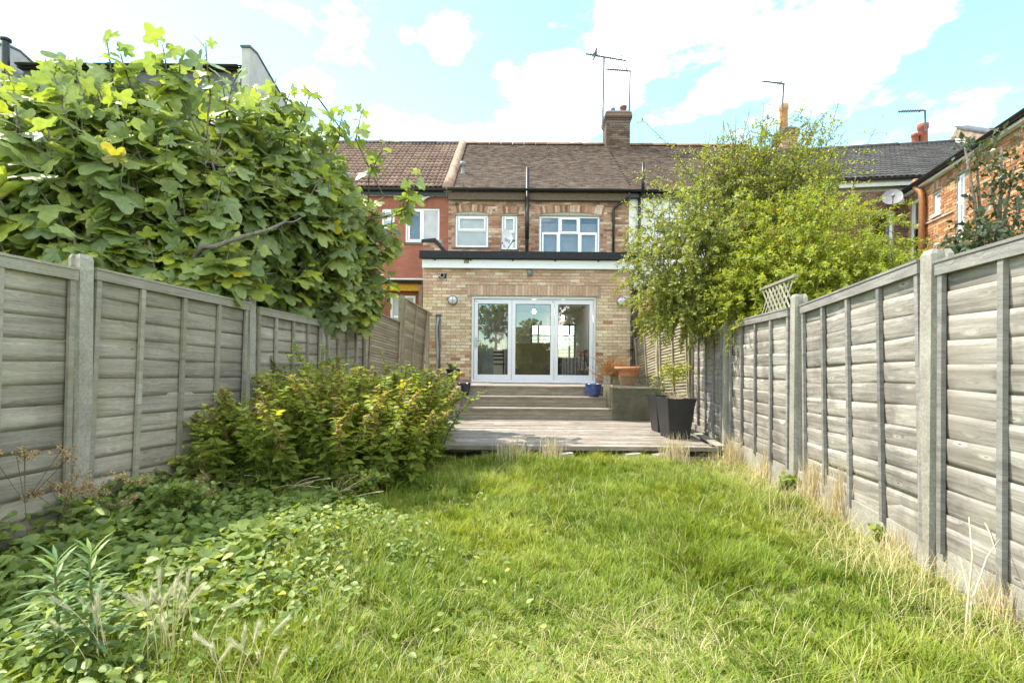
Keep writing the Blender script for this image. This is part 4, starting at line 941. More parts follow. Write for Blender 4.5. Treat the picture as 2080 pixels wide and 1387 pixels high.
# left run -----------------------------------------------------------
LT = [(165, 518, 3.55), (506, 604, 5.35), (652, 651, 7.15), (742, 617, 8.75), (816, 600, 10.2)]
LP = [at(*q) for q in LT]
lab = ['tall pale concrete fence post between the bindweed and the fig tree', 'concrete post rising out of the back of the nettle patch', 'short concrete post almost under the hanging fig leaves', 'tall brown timber post where the slatted fence begins', 'highest timber post of the brown slatted fence near the lean-to']
for k, (p, zt) in enumerate(zip(LP, [q.z for q in LP])):
    q = LP[min(k + 1, 4)] - LP[max(k - 1, 0)] if k else LP[1] - LP[0]
    fence_post(lab[k], p, zt, math.atan2(q.y, q.x) - (0 if k < 3 else 0), M['concrete'] if k < 3 else M['fence_brown'], 'posts of the shaded fence', wooden=k >= 3, w=.10, d=.10)
e = at(869, 632, 11.33); fence_post('last slim timber post of the slatted fence against the pale brick', e, e.z, 0, M['fence_brown'], 'posts of the shaded fence', .07, .07, wooden=True)
A1, B1 = at(146, 549, 3.48), at(184, 548, 3.62); off = (LP[1] - LP[0]).normalized()
near = A1 - Vector((off.x, off.y, 0)) * 1.83; near.z = A1.z + .03
fence_panel('grey lap fence panel cut by the picture edge before the tall concrete post', near, A1, .16, 1, 'lap', gl, .152)
fence_panel('grey lap fence panel with three battens between the tall post and the nettles', B1, at(498, 617, 5.28), .16, 1, 'lap', gl, .152)
fence_panel('grey lap fence panel behind the top of the nettle patch', at(517, 625, 5.43), at(647, 653, 7.08), .16, 1, 'lap', gl, .15)
fence_panel('low grey lap fence panel under the hanging fig branch', at(660, 662, 7.23), at(737, 670, 8.68), .2, 1, 'lap', gl, .15)
gs = 'brown slatted fence panels by the house'
fence_panel('brown slatted panel stepping up beside the lean-to, lower of the two', at(750, 628, 8.84), at(812, 654, 10.13), .2, 1, 'slat', gs, .055, 0, 'fence_brown', False)
fence_panel('tall brown slatted panel next to the extension wall', at(821, 605, 10.27), at(867, 632, 11.3), .5, 1, 'slat', gs, .055, 1, 'fence_brown', False)
for k in range(-1, 3):
    a, c = (LP[k], LP[k + 1]) if k >= 0 else (Vector((near.x, near.y, 0)), LP[0])
    gravel_board(['concrete gravel board under the fence panel cut by the picture edge', 'concrete gravel board behind the bindweed leaves', 'concrete gravel board behind the nettles', 'concrete gravel board under the low fence panel'][k + 1], a, c, -.1, .17, 'gravel boards of the shaded fence')
# right run ----------------------------------------------------------
RT = [(1903, 508, 2.94), (1623, 598, 4.87), (1480, 652, 6.80), (1403, 655, 8.73), (1337, 664, 10.12)]
RP = [at(*q) for q in RT]
lab = ['large concrete fence post with the near sunlit panel beside it', 'concrete fence post beside the wooden trellis', 'concrete fence post at the corner of the deck', 'timber post behind the black planters', 'thin timber post between the two sunlit slatted panels']
for k, p in enumerate(RP):
    q = RP[min(k + 1, 4)] - RP[max(k - 1, 0)]
    fence_post(lab[k], p, p.z, math.atan2(q.y, q.x), M['concrete'] if k < 3 else M['fence_brown'], 'posts of the sunlit fence', wooden=k >= 3, w=.10 if k < 3 else .08, d=.12 if k < 3 else .08)
d0 = (RP[1] - RP[0]).normalized(); Aq = at(1921, 534, 2.86); nq = at(2080, 489, 2.38); dq = (nq - Aq).normalized(); nn = Aq - Vector((d0.x, d0.y, 0)) * 1.83; nn.z = Aq.z + .01
fence_panel('sunlit silvery fence panel cut by the picture edge beside the large post', nn, Aq, .20, -1, 'lap_up', gr_, .143, 3, 'fence_silver', gaps=(8,))
fence_panel('sunlit silvery fence panel with dark gaps between the large post and the trellis post', at(1884, 531, 3.01), at(1638, 622, 4.79), .20, -1, 'lap_up', gr_, .143, 3, 'fence_silver', gaps=(4, 10))
fence_panel('sunlit silvery fence panel under the trellis', at(1612, 627, 4.95), at(1489, 657, 6.72), .20, -1, 'lap_up', gr_, .14, 3, 'fence_silver', gaps=(5,))
fence_panel('silvery fence panel beside the deck behind the black planters', at(1472, 664, 6.88), at(1411, 682, 8.66), .20, -1, 'lap_up', gr_, .135, 3, 'fence_silver', gaps=(8,))
fence_panel('sunlit slatted fence panel behind the yellow-green vine', at(1397, 640, 8.83), at(1341, 662, 10.05), .4, -1, 'slat', 'slatted panels of the sunlit fence', .06, 1, 'fence_brown', False)
fence_panel('sunlit slatted fence panel beside the terracotta bowl', at(1334, 664, 10.2), at(1292, 688, 11.3), .5, -1, 'slat', 'slatted panels of the sunlit fence', .06, 1, 'fence_brown', False)
npt = Vector((nn.x, nn.y, 0))
for k in range(-1, 3):
    a, c = (RP[k], RP[k + 1]) if k >= 0 else (npt, RP[0])
    gravel_board(['pale gravel board under the fence panel cut by the picture edge, beside dry stalks', 'pale gravel board between the large post and the trellis post', 'pale gravel board under the panel with the trellis', 'pale gravel board along the deck edge'][k + 1], a, c, -.1, .215, 'gravel boards of the sunlit fence')
# diamond trellis on top of the panel beside the second post
a, c = at(1617, 622, 4.95), at(1545, 640, 6.0); d = c - a; az = math.atan2(d.y, d.x); L = math.hypot(d.x, d.y)
t = thing('trellis', 'small wooden diamond trellis standing on the sunlit fence under the shrub', 'trellis', a, (0, -math.atan2(d.z, L), az)); h = .30
for k in range(14):
    for sgn in (-1, 1):
        x0 = -.3 + k * .11; p0, p1 = Vector((x0, 0, 0)), Vector((x0 + sgn * .30, 0, h))
        if p0.x < .0 or p0.x > L or p1.x < 0 or p1.x > L: continue
        n = Vector((p1.z - p0.z, 0, -(p1.x - p0.x))).normalized() * .011; yy = .004 * sgn
        MB().prism([p0 - n + Vector((0, yy, 0)), p0 + n + Vector((0, yy, 0)), p1 + n + Vector((0, yy, 0)), p1 - n + Vector((0, yy, 0))], (0, .007, 0)).build('lath', M['rail'], t)
box_obj('top_rail', (0, -.015, h), (L, .02, h + .03), M['rail'], t)
# ------------------------------------------------------------------ deck and steps
DZ, DF, DB = .150, 6.50, 9.27
dk = thing('deck', 'weathered grey timber deck in front of the steps', 'deck', (0, 0, 0))
rg = random.Random(4); n = 19; w = (DB - DF) / n
for i in range(n):
    y0 = DF + i * w; xr = 2.72 + (y0 - DF) * .10; j = rg.uniform(-.004, .004)
    if rg.random() < .45:
        xm = rg.uniform(-.9, 1.9); cuts = [(-2.5, xm - .002), (xm + .002, xr)]
    else: cuts = [(-2.5, xr)]
    for a, c in cuts:
        q = MB().box((0, 0, -.026), (c - a, w - .006, 0), rg.random()).build('deck_board', M['deck'], dk); q.location = (a, y0, DZ + j); q.rotation_euler = (rg.uniform(-.006, .006), rg.uniform(-.0012, .0012), 0)
box_obj('fascia_board', (1.2, DF - .026, DZ - .055), (2.80, DF - .002, DZ - .002), M['deck'], dk); box_obj('fascia_board', (-2.5, DF - .024, DZ - .06), (1.19, DF - .002, DZ - .004), M['deck'], dk)
for y in (DF + .35, DF + 1.1, DF + 2.0): box_obj('bearer', (-2.5, y, -.02), (2.75, y + .07, DZ - .03), M['step'], dk)
for x in (-1.6, -.4, .35, 1.62, 2.72): box_obj('leg', (x, DF + .03, -.12), (x + .09, DF + .12, DZ - .06), M['step'], dk)
q = MB().box((0, -.06, -.01), (2.35, .06, .012)).build('edge_board', M['rail'], dk); q.location = (2.83, DF - .03, DZ + .012); q.rotation_euler = (0, 0, math.atan2(1, .093))
box_obj('lower_plank', (2.2, DF - .06, -.03), (2.85, DF - .03, .02), M['deck'], dk)
for k, (x, y) in enumerate(((1.62, 6.42), (.72, 6.40), (1.98, 6.44))):
    tb = thing('loose_brick', ['broken grey block propping the deck beside the dry grass clump', 'pale block half hidden under the middle of the deck edge', 'small block under the deck edge next to the dark opening'][k], 'brick', (x, y, -.02), (0, 0, .3 * k), 'blocks under the deck edge')
    MB().prism([(-.10, -.05, 0), (.11, -.05, 0), (.10, -.045, .095), (-.085, -.05, .08)], (0, .1, 0)).build('block', M['concrete'], tb)
sx0, sx1 = -1.0, 1.90
st = thing('garden_steps', 'three wide timber steps up to the folding doors', 'steps', (0, DB, 0))
for k, (y0, z1, xa, xb) in enumerate(((0, .37, sx0, sx1 + .05), (.30, .575, sx0, sx1 - .01), (.60, .775, -.95, 1.62))):
    zb = (DZ, .37, .575)[k]
    hgt = z1 - zb - .03
    box_obj('riser', (xa, y0 + .022, zb + .002), (xb, y0 + .044, zb + hgt * .42), M['step'], st, rg.random()); box_obj('riser', (xa, y0 + .02, zb + hgt * .42 + .006), (xb, y0 + .042, z1 - .032), M['step'], st, rg.random())
    dep = .32 if k < 2 else 1.5
    nb = 2 if k < 2 else 9; yy = y0 - .015; ww = (dep + .01) / nb
    for i in range(nb): box_obj('tread', (xa, yy + i * ww, z1 - .03), (xb, yy + (i + 1) * ww - .006, z1 + rg.uniform(-.002, .002)), M['deck'], st, rg.random())
for nm, xa, xb, lb in (('raised_platform', -2.75, sx0 - .005, 'raised timber platform behind the glass screen beside the nettles'), ('raised_platform', sx1 + .055, 2.95, 'raised timber platform carrying the terracotta bowl')):
    t = thing(nm, lb, 'platform', (0, DB, 0), group='platforms beside the steps')
    for i in range(4): box_obj('riser', (xa, .02, DZ + .004 + i * .15), (xb, .042, DZ + .146 + i * .15), M['step'], t, rg.random())
    for i in range(14): box_obj('deck_board', (xa, .0 + i * .15, .745), (xb, .144 + i * .15, .775 + rg.uniform(-.002, .002)), M['deck'], t, rg.random())
    xs = xb - .02 if xa < 0 else xa
    box_obj('side_board', (xs, .045, DZ + .01), (xs + .02, 1.0, .74), M['step'], t)
# glass screens
def screen(label, a, c, z0, z1, clips):
    d = Vector(c) - Vector(a); L = math.hypot(d.x, d.y); t = thing('glass_screen', label, 'glass panel', (a[0], a[1], 0), (0, 0, math.atan2(d.y, d.x)), 'glass screens beside the steps')
    box_obj('pane', (0, -.005, z0), (L, .005, z1), M['green_glass'], t); box_obj('edge', (0, -.0052, z1), (L, .0052, z1 + .006), M['glaze_navy'], t)
    for x, z in clips: box_obj('clip', (x - .02, -.022, z - .035), (x + .02, .022, z + .035), M['metal'], t)
    return t
screen('dirty green glass panel between the steps and the black planters', (1.93, DB - .05, 0), (2.93, DB - .03, 0), DZ + .01, 1.0, [(.03, .9)])
screen('narrow glass panel edge-on beside the blue pot', (1.885, DB - .06, 0), (1.90, DB + .72, 0), .33, 1.02, [(.35, .92)])
screen('dirty glass panel with a dark top edge behind the nettle patch', (-2.35, DB - .05, 0), (-1.14, DB - .04, 0), DZ + .2, 1.03, [(.03, .9), (1.17, .9)])
t = thing('screen_post', 'slim grey metal post at the end of the glass behind the nettles', 'post', (-1.10, DB - .04, DZ)); box_obj('shaft', (-.02, -.02, 0), (.02, .02, .88), M['pipe_grey'], t); box_obj('base_plate', (-.05, -.05, 0), (.05, .05, .01), M['pipe_grey'], t)
# ------------------------------------------------------------------ pots
def pot(name, label, loc, prof, mt, soil_r, soil_z, n=24, group=None):
    t = thing(name, label, 'plant pot', loc, group=group); MB().lathe(prof, n, cap=False).lathe([(prof[0][0], 0), (.001, 0.001)], n, cap=False).build('pot', mt, t, True)
    MB().lathe([(soil_r, soil_z), (.001, soil_z + .01)], n, cap=False).build('soil', M['soil'], t); return t
p = at(1205, 808, 9.72); pot('plant_pot', 'glazed blue pot on the second step beside the glass edge', (p.x, p.y, .575), [(.11, 0), (.145, .06), (.165, .14), (.168, .2), (.160, .225), (.176, .235), (.178, .262), (.160, .262), (.155, .2)], M['glaze_blue'], .155, .215)
p = at(941, 805, 9.7); pot('plant_pot', 'dark navy glazed pot at the end of the steps near the nettles', (p.x, p.y, .575), [(.10, 0), (.13, .1), (.145, .22), (.155, .235), (.155, .255), (.14, .255), (.135, .2)], M['glaze_navy'], .135, .21)
p = at(1275, 765, 10.3); pot('plant_bowl', 'wide terracotta bowl with a flat rim on the raised platform', (p.x, p.y, .775), [(.15, 0), (.19, .14), (.20, .26), (.21, .33), (.275, .345), (.28, .40), (.255, .40), (.24, .33)], M['terracotta'], .245, .36)
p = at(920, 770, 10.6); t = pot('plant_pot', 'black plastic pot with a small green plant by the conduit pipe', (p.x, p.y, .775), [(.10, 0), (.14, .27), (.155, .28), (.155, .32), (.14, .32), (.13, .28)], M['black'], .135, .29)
def planter(label, loc, rz):
    t = thing('planter', label, 'planter', loc, (0, 0, rz), 'tall black planters on the deck')
    n = 5; vs = []; zs = [0, .16, .34, .52, .60]; ws = [.160, .175, .194, .214, .232]
    for w_, z in zip(ws, zs): vs += [(-w_, -w_, z), (w_, -w_, z), (w_, w_, z), (-w_, w_, z)]
    b = MB(); b.add(vs, [(i * 4 + j, i * 4 + (j + 1) % 4, i * 4 + 4 + (j + 1) % 4, i * 4 + 4 + j) for i in range(n - 1) for j in range(4)] + [(3, 2, 1, 0)])
    i0, i1 = .232, .206; vs = [(-i0, -i0, .60), (i0, -i0, .60), (i0, i0, .60), (-i0, i0, .60), (-i1, -i1, .60), (i1, -i1, .60), (i1, i1, .60), (-i1, i1, .60), (-.2, -.2, .54), (.2, -.2, .54), (.2, .2, .54), (-.2, .2, .54)]
    b.add(vs, [(j, (j + 1) % 4, 4 + (j + 1) % 4, 4 + j) for j in range(4)] + [(4 + j, 4 + (j + 1) % 4, 8 + (j + 1) % 4, 8 + j) for j in range(4)])
    q = b.build('shell', M['planter'], t); bv = q.modifiers.new('bevel', 'BEVEL'); bv.width = .012; bv.segments = 2
    MB().add([(-.203, -.203, .55), (.203, -.203, .55), (.203, .203, .56), (-.203, .203, .55)], [(0, 1, 2, 3)]).build('soil', M['soil'], t); return t
p = at(1371, 877, 7.30); planter('black tapered planter in front on the deck with dry stubble in it', (p.x, p.y, DZ), R(7))
p = at(1349, 868, 7.95); planter('black tapered planter partly hidden behind the other planter', (p.x, p.y, DZ), R(3))
# ------------------------------------------------------------------ vegetation
def unit(v): return v / np.maximum(np.linalg.norm(v, axis=-1, keepdims=True), 1e-9)
def rand_dirs(n): return unit(rng.normal(size=(n, 3)))
def bez(a, b, c, n=6):
    t = np.linspace(0, 1, n)[:, None]; return (1 - t) ** 2 * a + 2 * t * (1 - t) * b + t ** 2 * c
LEAF_V = np.array([(0, 0, 0), (.26, .38, .06), (0, .45, 0), (-.26, .38, .06), (.0, 1, -.06)]); LEAF_F = [(0, 1, 2), (0, 2, 3), (1, 4, 2), (2, 4, 3)]
LANCE_V = LEAF_V * np.array([.45, 1, .6])
BROAD_V = np.array([(0, 0, 0), (.30, .12, .05), (.44, .36, .08), (.30, .70, .05), (0, 1, -.06), (-.30, .70, .05), (-.44, .36, .08), (-.30, .12, .05), (0, .45, -.01)])
BROAD_F = [(8, 0, 1, 2), (8, 2, 3, 4), (8, 4, 5, 6), (8, 6, 7, 0)]
HEART_V = np.array([(0, .08, 0), (.22, -.06, .05), (.44, .1, .08), (.46, .36, .08), (.26, .72, .03), (0, 1, -.07), (-.26, .72, .03), (-.46, .36, .08), (-.44, .1, .08), (-.22, -.06, .05), (0, .45, -.015)])
HEART_F = [(10, 0, 1, 2, 3), (10, 3, 4, 5), (10, 5, 6, 7), (10, 7, 8, 9, 0)]
def leaf_batch(name, V, F, P, D, size, mt, parent, rnd=None, up=None, wob=.5, **tags):
    n = len(P)
    u = np.tile(np.array([0, 0, 1.]), (n, 1)) if up is None else up
    u = unit(u + rng.normal(size=(n, 3)) * wob)
    T = frames(D, u) * np.asarray(size)[:, None, None]
    return batch(name, V, F, T.astype(np.float32), P.astype(np.float32), rng.random(n) if rnd is None else rnd, mt, parent, **tags)
# ---- fig tree -------------------------------------------------------
def fig_leaf_mesh(k):
    rg = np.random.default_rng(60 + k); out = []
    lob = [(-2.15, .50), (-1.08, .80), (0, 1.0), (1.08, .80), (2.15, .50)]
    deep = rg.uniform(.72, .90)
    lob = [(a + rg.normal() * .06, r * rg.uniform(.93, 1.07)) for a, r in lob]
    pts = [(0.0, 0.0, 0.0)]
    for i, (a, r) in enumerate(lob):
        w = .38 if i in (1, 2, 3) else .38; curl = rg.uniform(-.10, .04)
        for da, f, z in ((-w, .78, -.035), (-w * .5, .95, -.012), (0, 1.0, .03 + curl), (w * .45, .96, -.012), (w, .80, -.035)):
            f *= rg.uniform(.95, 1.05); pts.append((math.sin(a + da) * r * f, math.cos(a + da) * r * f, z + curl * .6))
        if i < 4:
            an = (a + lob[i + 1][0]) / 2; rr = deep * min(r, lob[i + 1][1]) * (.82 if i in (0, 3) else .86)
            pts.append((math.sin(an) * rr, math.cos(an) * rr, -.05))
    drp, fold = rg.uniform(.16, .42), rg.uniform(.05, .25)
    b = MB(); vs = []
    for x, y, z in pts:
        rr = math.hypot(x, y); vs.append((x * .80, y * .80, z - drp * rr * rr * .62 + fold * abs(x) * .5 + .025 * math.sin(7 * x + k)))
    n = len(vs); b.add(vs, [(0, i, i + 1) for i in range(1, n - 1)]); b.f = [f[::-1] for f in b.f]
    # petiole
    b.tube([(0, .02, -.0), (0, -.16, -.03), (0, -.34, -.10)], [.012, .014, .018], 4)
    return b
FIGM = [fig_leaf_mesh(k) for k in range(8)]
def fig_tree():
    t = thing('fig_tree', 'big fig tree with large lobed leaves arching over the shaded fence', 'tree', (-4.1, 5.9, 0))
    base = np.array([-4.1, 5.9, 0.])
    blobs = [((-4.75, 5.7, 3.1), (1.7, 1.5, 1.36)), ((-4.03, 7.1, 3.50), (1.74, 1.5, 1.68)), ((-3.2, 7.9, 3.2), (1.02, 1.1, 1.38)), ((-5.6, 5.2, 2.7), (1.1, 1.1, 1.1)), ((-2.75, 8.0, 2.42), (.55, .6, .5)), ((-3.9, 5.2, 2.35), (1.2, .6, .5))]
    # limbs
    wood_ = MB(); nodes = []
    def limb(pts, r0, r1):
        pts = np.array(pts, float); n = 12; tt = np.linspace(0, len(pts) - 1, n); q = np.stack([np.interp(tt, range(len(pts)), pts[:, k]) for k in range(3)], 1)
        q[1:-1] += rng.normal(size=(n - 2, 3)) * .03
        wood_.tube([Vector(p) for p in q], list(np.linspace(r0, r1, n)), 7); nodes.extend(q[2:])
    b0 = np.array([-4.1, 5.9, -.1])
    V3 = lambda px, py, Y: np.array(at(px, py, Y))
    limb([b0, (-4.15, 5.8, .9), (-4.3, 5.6, 1.7), (-4.9, 5.4, 2.5), (-5.6, 5.3, 3.1)], .11, .03)
    limb([b0, (-4.0, 5.9, 1.0), (-4.1, 6.0, 2.2), (-4.3, 6.0, 3.3), (-4.4, 5.9, 4.0)], .10, .025)
    limb([b0, (-3.9, 5.8, 1.1), (-3.9, 6.4, 2.0), (-3.7, 7.0, 2.9), (-3.3, 7.5, 3.8)], .10, .025)
    limb([b0, (-3.8, 6.1, 1.2), (-3.4, 6.9, 1.9), (-3.0, 7.6, 2.4), (-2.5, 8.0, 2.7)], .09, .02)
    limb([b0, (-4.3, 6.3, 1.3), (-5.0, 6.4, 2.3), (-5.4, 6.3, 3.2)], .09, .02)
    limb([(-4.05, 5.5, 1.4), V3(310, 536, 5.15), V3(240, 537, 4.95), V3(140, 562, 4.75)], .07, .03)
    limb([(-4.0, 5.5, 1.5), V3(320, 532, 5.1), V3(400, 517, 4.9), V3(480, 494, 4.9), V3(580, 450, 5.4)], .045, .015)
    limb([V3(318, 534, 5.1), V3(345, 572, 4.95), V3(410, 568, 5.0), V3(480, 590, 5.3)], .03, .014)
    limb([V3(420, 590, 5.6), V3(432, 500, 5.5), V3(440, 420, 5.5), V3(430, 330, 5.4)], .035, .014)
    limb([(-3.6, 6.8, 1.9), V3(560, 560, 7.0), V3(620, 520, 7.4), V3(700, 470, 7.9), V3(780, 400, 8.3)], .035, .012)
    limb([(-3.5, 6.9, 1.7), V3(600, 560, 7.2), V3(680, 600, 7.8), V3(720, 640, 8.0)], .025, .010)
    # shoots: (base, tip)
    tips = []
    for c, r in blobs:
        n = int(320 * (r[0] * r[1] + r[0] * r[2] + r[1] * r[2]) / 3 / 1.6) + 12
        d = rand_dirs(n * 3); d = d[d[:, 1] < .55][:n]; rad = rng.uniform(.45, 1.0, len(d)) ** .45
        tips += list(np.array(c) + d * np.array(r) * rad[:, None])
    for px, py, Y in ((215, 72, 5.2), (245, 110, 5.2), (330, 92, 5.3), (365, 120, 5.4), (418, 88, 5.3), (560, 160, 5.8), (525, 200, 5.8), (628, 190, 6.0), (675, 230, 6.1), (735, 225, 6.3), (785, 285, 6.4), (850, 355, 6.6), (830, 385, 6.6), (700, 225, 6.2), (590, 185, 5.9), (110, 130, 5.0), (25, 190, 4.8), (60, 170, 5.0), (150, 130, 5.1), (280, 150, 5.3), (450, 160, 5.6), (480, 150, 5.7), (790, 560, 7.0), (770, 590, 7.0), (745, 625, 6.9), (720, 560, 6.8), (690, 640, 6.8), (660, 610, 6.6), (795, 430, 6.8), (805, 480, 6.9), (760, 500, 6.8), (115, 500, 4.3), (180, 510, 4.25), (150, 470, 4.3)):
        tips.append(np.array(at(px, py, Y + (1.25 if px > 655 else .9 if px > 500 else 0))))
    nodes = np.array(nodes); P, D, Sz, Nn = [], [], [], []
    for tip in tips:
        up = np.array([0, 0, 1.]); out = tip - np.array([-4.0, 6.0, 2.3]); hang = tip[2] < 2.35
        L = rng.uniform(.38, .75)
        dirv = unit(up * (1.0 if not hang else .1) + unit(out) * (.45 if not hang else .9) + rng.normal(size=3) * .18)
        bs = tip - dirv * L
        j = np.argmin(np.linalg.norm(nodes - bs, axis=1) + np.maximum(0, nodes[:, 2] - bs[2]) * .8)
        nd = nodes[j]
        if np.linalg.norm(nd - bs) < 1.5:
            q = bez(nd, (nd + bs) / 2 + np.array([0, 0, -.08]) + rng.normal(size=3) * .06, bs, 5); wood_.tube([Vector(p) for p in q], list(np.linspace(.012, .009, 5)), 5, cap=False)
        mid = (bs + tip) / 2 + rng.normal(size=3) * .03; q = bez(bs, mid, tip, 5); wood_.tube([Vector(p) for p in q], list(np.linspace(.011, .006, 5)), 5)
        outd = unit(tip - np.array([-3.9, 6.6, 2.9])) * np.array([1, 1, .2]) + np.array([0, -.35, 0]); n = rng.integers(7, 11); ph = rng.uniform(0, 6.3)
        for k in range(n):
            f = .12 + .88 * k / (n - 1); p = bs + (tip - bs) * f; an = ph + k * 2.4
            a = unit(np.cross(dirv, np.array([.3, .9, .1]))); b_ = np.cross(dirv, a); side = unit(a * math.cos(an) + b_ * math.sin(an) + outd * .45)
            lift = .75 * f - .25
            d = unit(side * .8 + dirv * (lift if not hang else .2) + np.array([0, -.05, -.62 + (.0 if f < .8 else .45)]) + rng.normal(size=3) * .15)
            s = rng.uniform(.145, .235) * (1.0 if f < .75 else rng.uniform(.5, .85))
            P.append(p + d * s * .36 * 1.0); D.append(d); Sz.append(s * 1.28); Nn.append(unit(up * .62 + side * .62 + np.array([.05, -.25, 0]) + rng.normal(size=3) * .36))
    P, D, Sz, Nn = map(np.array, (P, D, Sz, Nn))
    wood_.build('trunk', M['bark'], t, True)
    for o in t.children: o.location = -t.location
    T = frames(D, Nn) * Sz[:, None, None]
    # the leaves that show largest: in front, near, in frame, facing us
    u = CX + FPX * P[:, 0] / P[:, 1]; v = HORY - FPX * (P[:, 2] - CAMZ) / P[:, 1]
    view = unit(P - np.array([0, 0, CAMZ])); facing = np.abs(np.einsum('ij,ij->i', T[:, :, 2] / Sz[:, None], view))
    cell = {}
    order = np.argsort(P[:, 1] - .12 * facing)
    picked = []
    for i in order:
        if not (-10 < u[i] < 900 and 40 < v[i] < 690) or facing[i] < .25: continue
        key = (int(u[i] // 40), int(v[i] // 40))
        if cell.get(key, 0) < 2: cell[key] = cell.get(key, 0) + 1; picked.append(i)
    picked = picked[:300]; ps = set(picked)
    meshes = [b.mesh('leaf', M['fig_leaf'], False) for b in FIGM]
    for i in picked:
        o = put('leaf', meshes[rng.integers(8)], t); Mx = Matrix(T[i].tolist()).to_4x4(); Mx.translation = Vector(P[i]) - t.location; o.matrix_local = Mx
    rest = np.array([i for i in range(len(P)) if i not in ps]); kind = rng.integers(0, 8, len(rest))
    V, F, Rn = [], [], []; Vs, Ls, Ss = [], [], []; off = 0; rn = []
    for k in range(8):
        s = rest[kind == k]; bv = np.array(FIGM[k].v); vv = np.einsum('nij,vj->nvi', T[s], bv) + P[s][:, None, :] - np.array(t.location)
        for i in range(len(s)):
            for f in FIGM[k].f: Ls.append(np.array(f) + off); Ss.append(len(f))
            off += len(bv); rn += [rng.random()] * len(FIGM[k].f)
        Vs.append(vv.reshape(-1, 3))
    me = bpy.data.meshes.new('foliage'); Vv = np.concatenate(Vs); Ll = np.concatenate(Ls).astype(np.int32); Ss = np.array(Ss)
    me.vertices.add(len(Vv)); me.vertices.foreach_set('co', Vv.astype(np.float32).ravel()); me.loops.add(len(Ll)); me.loops.foreach_set('vertex_index', Ll)
    me.polygons.add(len(Ss)); me.polygons.foreach_set('loop_start', np.concatenate([[0], np.cumsum(Ss)[:-1]]).astype(np.int32)); a = me.attributes.new('rnd', 'FLOAT', 'FACE'); a.data.foreach_set('value', np.array(rn, np.float32)); me.materials.append(M['fig_leaf']); me.update(calc_edges=True)
    put('foliage', me, t, kind='stuff')
fig_tree()
# ---- generic leafy shoots -------------------------------------------
def shoots(curves, step, size, spread, mt, wm, parent, V=LEAF_V, F=LEAF_F, r0=.008, twig=True, droop=0., rndshift=None, start=.12, updir=.35, leafname='foliage', twigname='branch', n2=1):
    """leaves set along each curve (K,3); returns nothing, builds two joined parts"""
    P, D, Sz, U = [], [], [], []; tw = MB()
    for q in curves:
        q = np.asarray(q); seg = np.linalg.norm(np.diff(q, axis=0), axis=1); L = seg.sum(); cum = np.concatenate([[0], np.cumsum(seg)]) / L
        n = max(3, int(L / step)); f = np.linspace(start, 1, n); p = np.stack([np.interp(f, cum, q[:, k]) for k in range(3)], 1)
        tan = unit(np.gradient(p, axis=0)); ph = rng.uniform(0, 6.3)
        a = unit(np.cross(tan, np.array([.31, .2, .93]))); b = np.cross(tan, a)
        for m in range(n2):
            an = ph + np.arange(n) * 2.4 + m * math.pi; sd = a * np.cos(an)[:, None] + b * np.sin(an)[:, None]
            d = unit(sd * spread + tan * .6 + np.array([0, 0, -droop]) + rng.normal(size=(n, 3)) * .2)
            P.append(p); D.append(d); Sz.append(size * rng.uniform(.6, 1.2, n) * np.where(f > .85, .7, 1)); U.append(unit(tan * .4 + np.array([0, -.15, 1.]) * updir * 2 + rng.normal(size=(n, 3)) * .3))
        if twig: tw.tube([Vector(x) for x in q[::max(1, len(q) // 6)]] if len(q) > 7 else [Vector(x) for x in q], list(np.linspace(r0, r0 * .35, len(q[::max(1, len(q) // 6)] if len(q) > 7 else q))), 4, cap=False)
    if twig and tw.v: tw.build(twigname, wm, parent, kind='stuff')
    P, D, Sz, U = map(np.concatenate, (P, D, Sz, U))
    return leaf_batch(leafname, V, F, P, D, Sz, mt, parent, up=U, wob=.15, kind='stuff')
def ell_points(c, r, n, shell=.35):
    d = rand_dirs(n); rad = (1 - shell * rng.random(n) ** 1.5); return np.array(c) + d * np.array(r) * rad[:, None], d
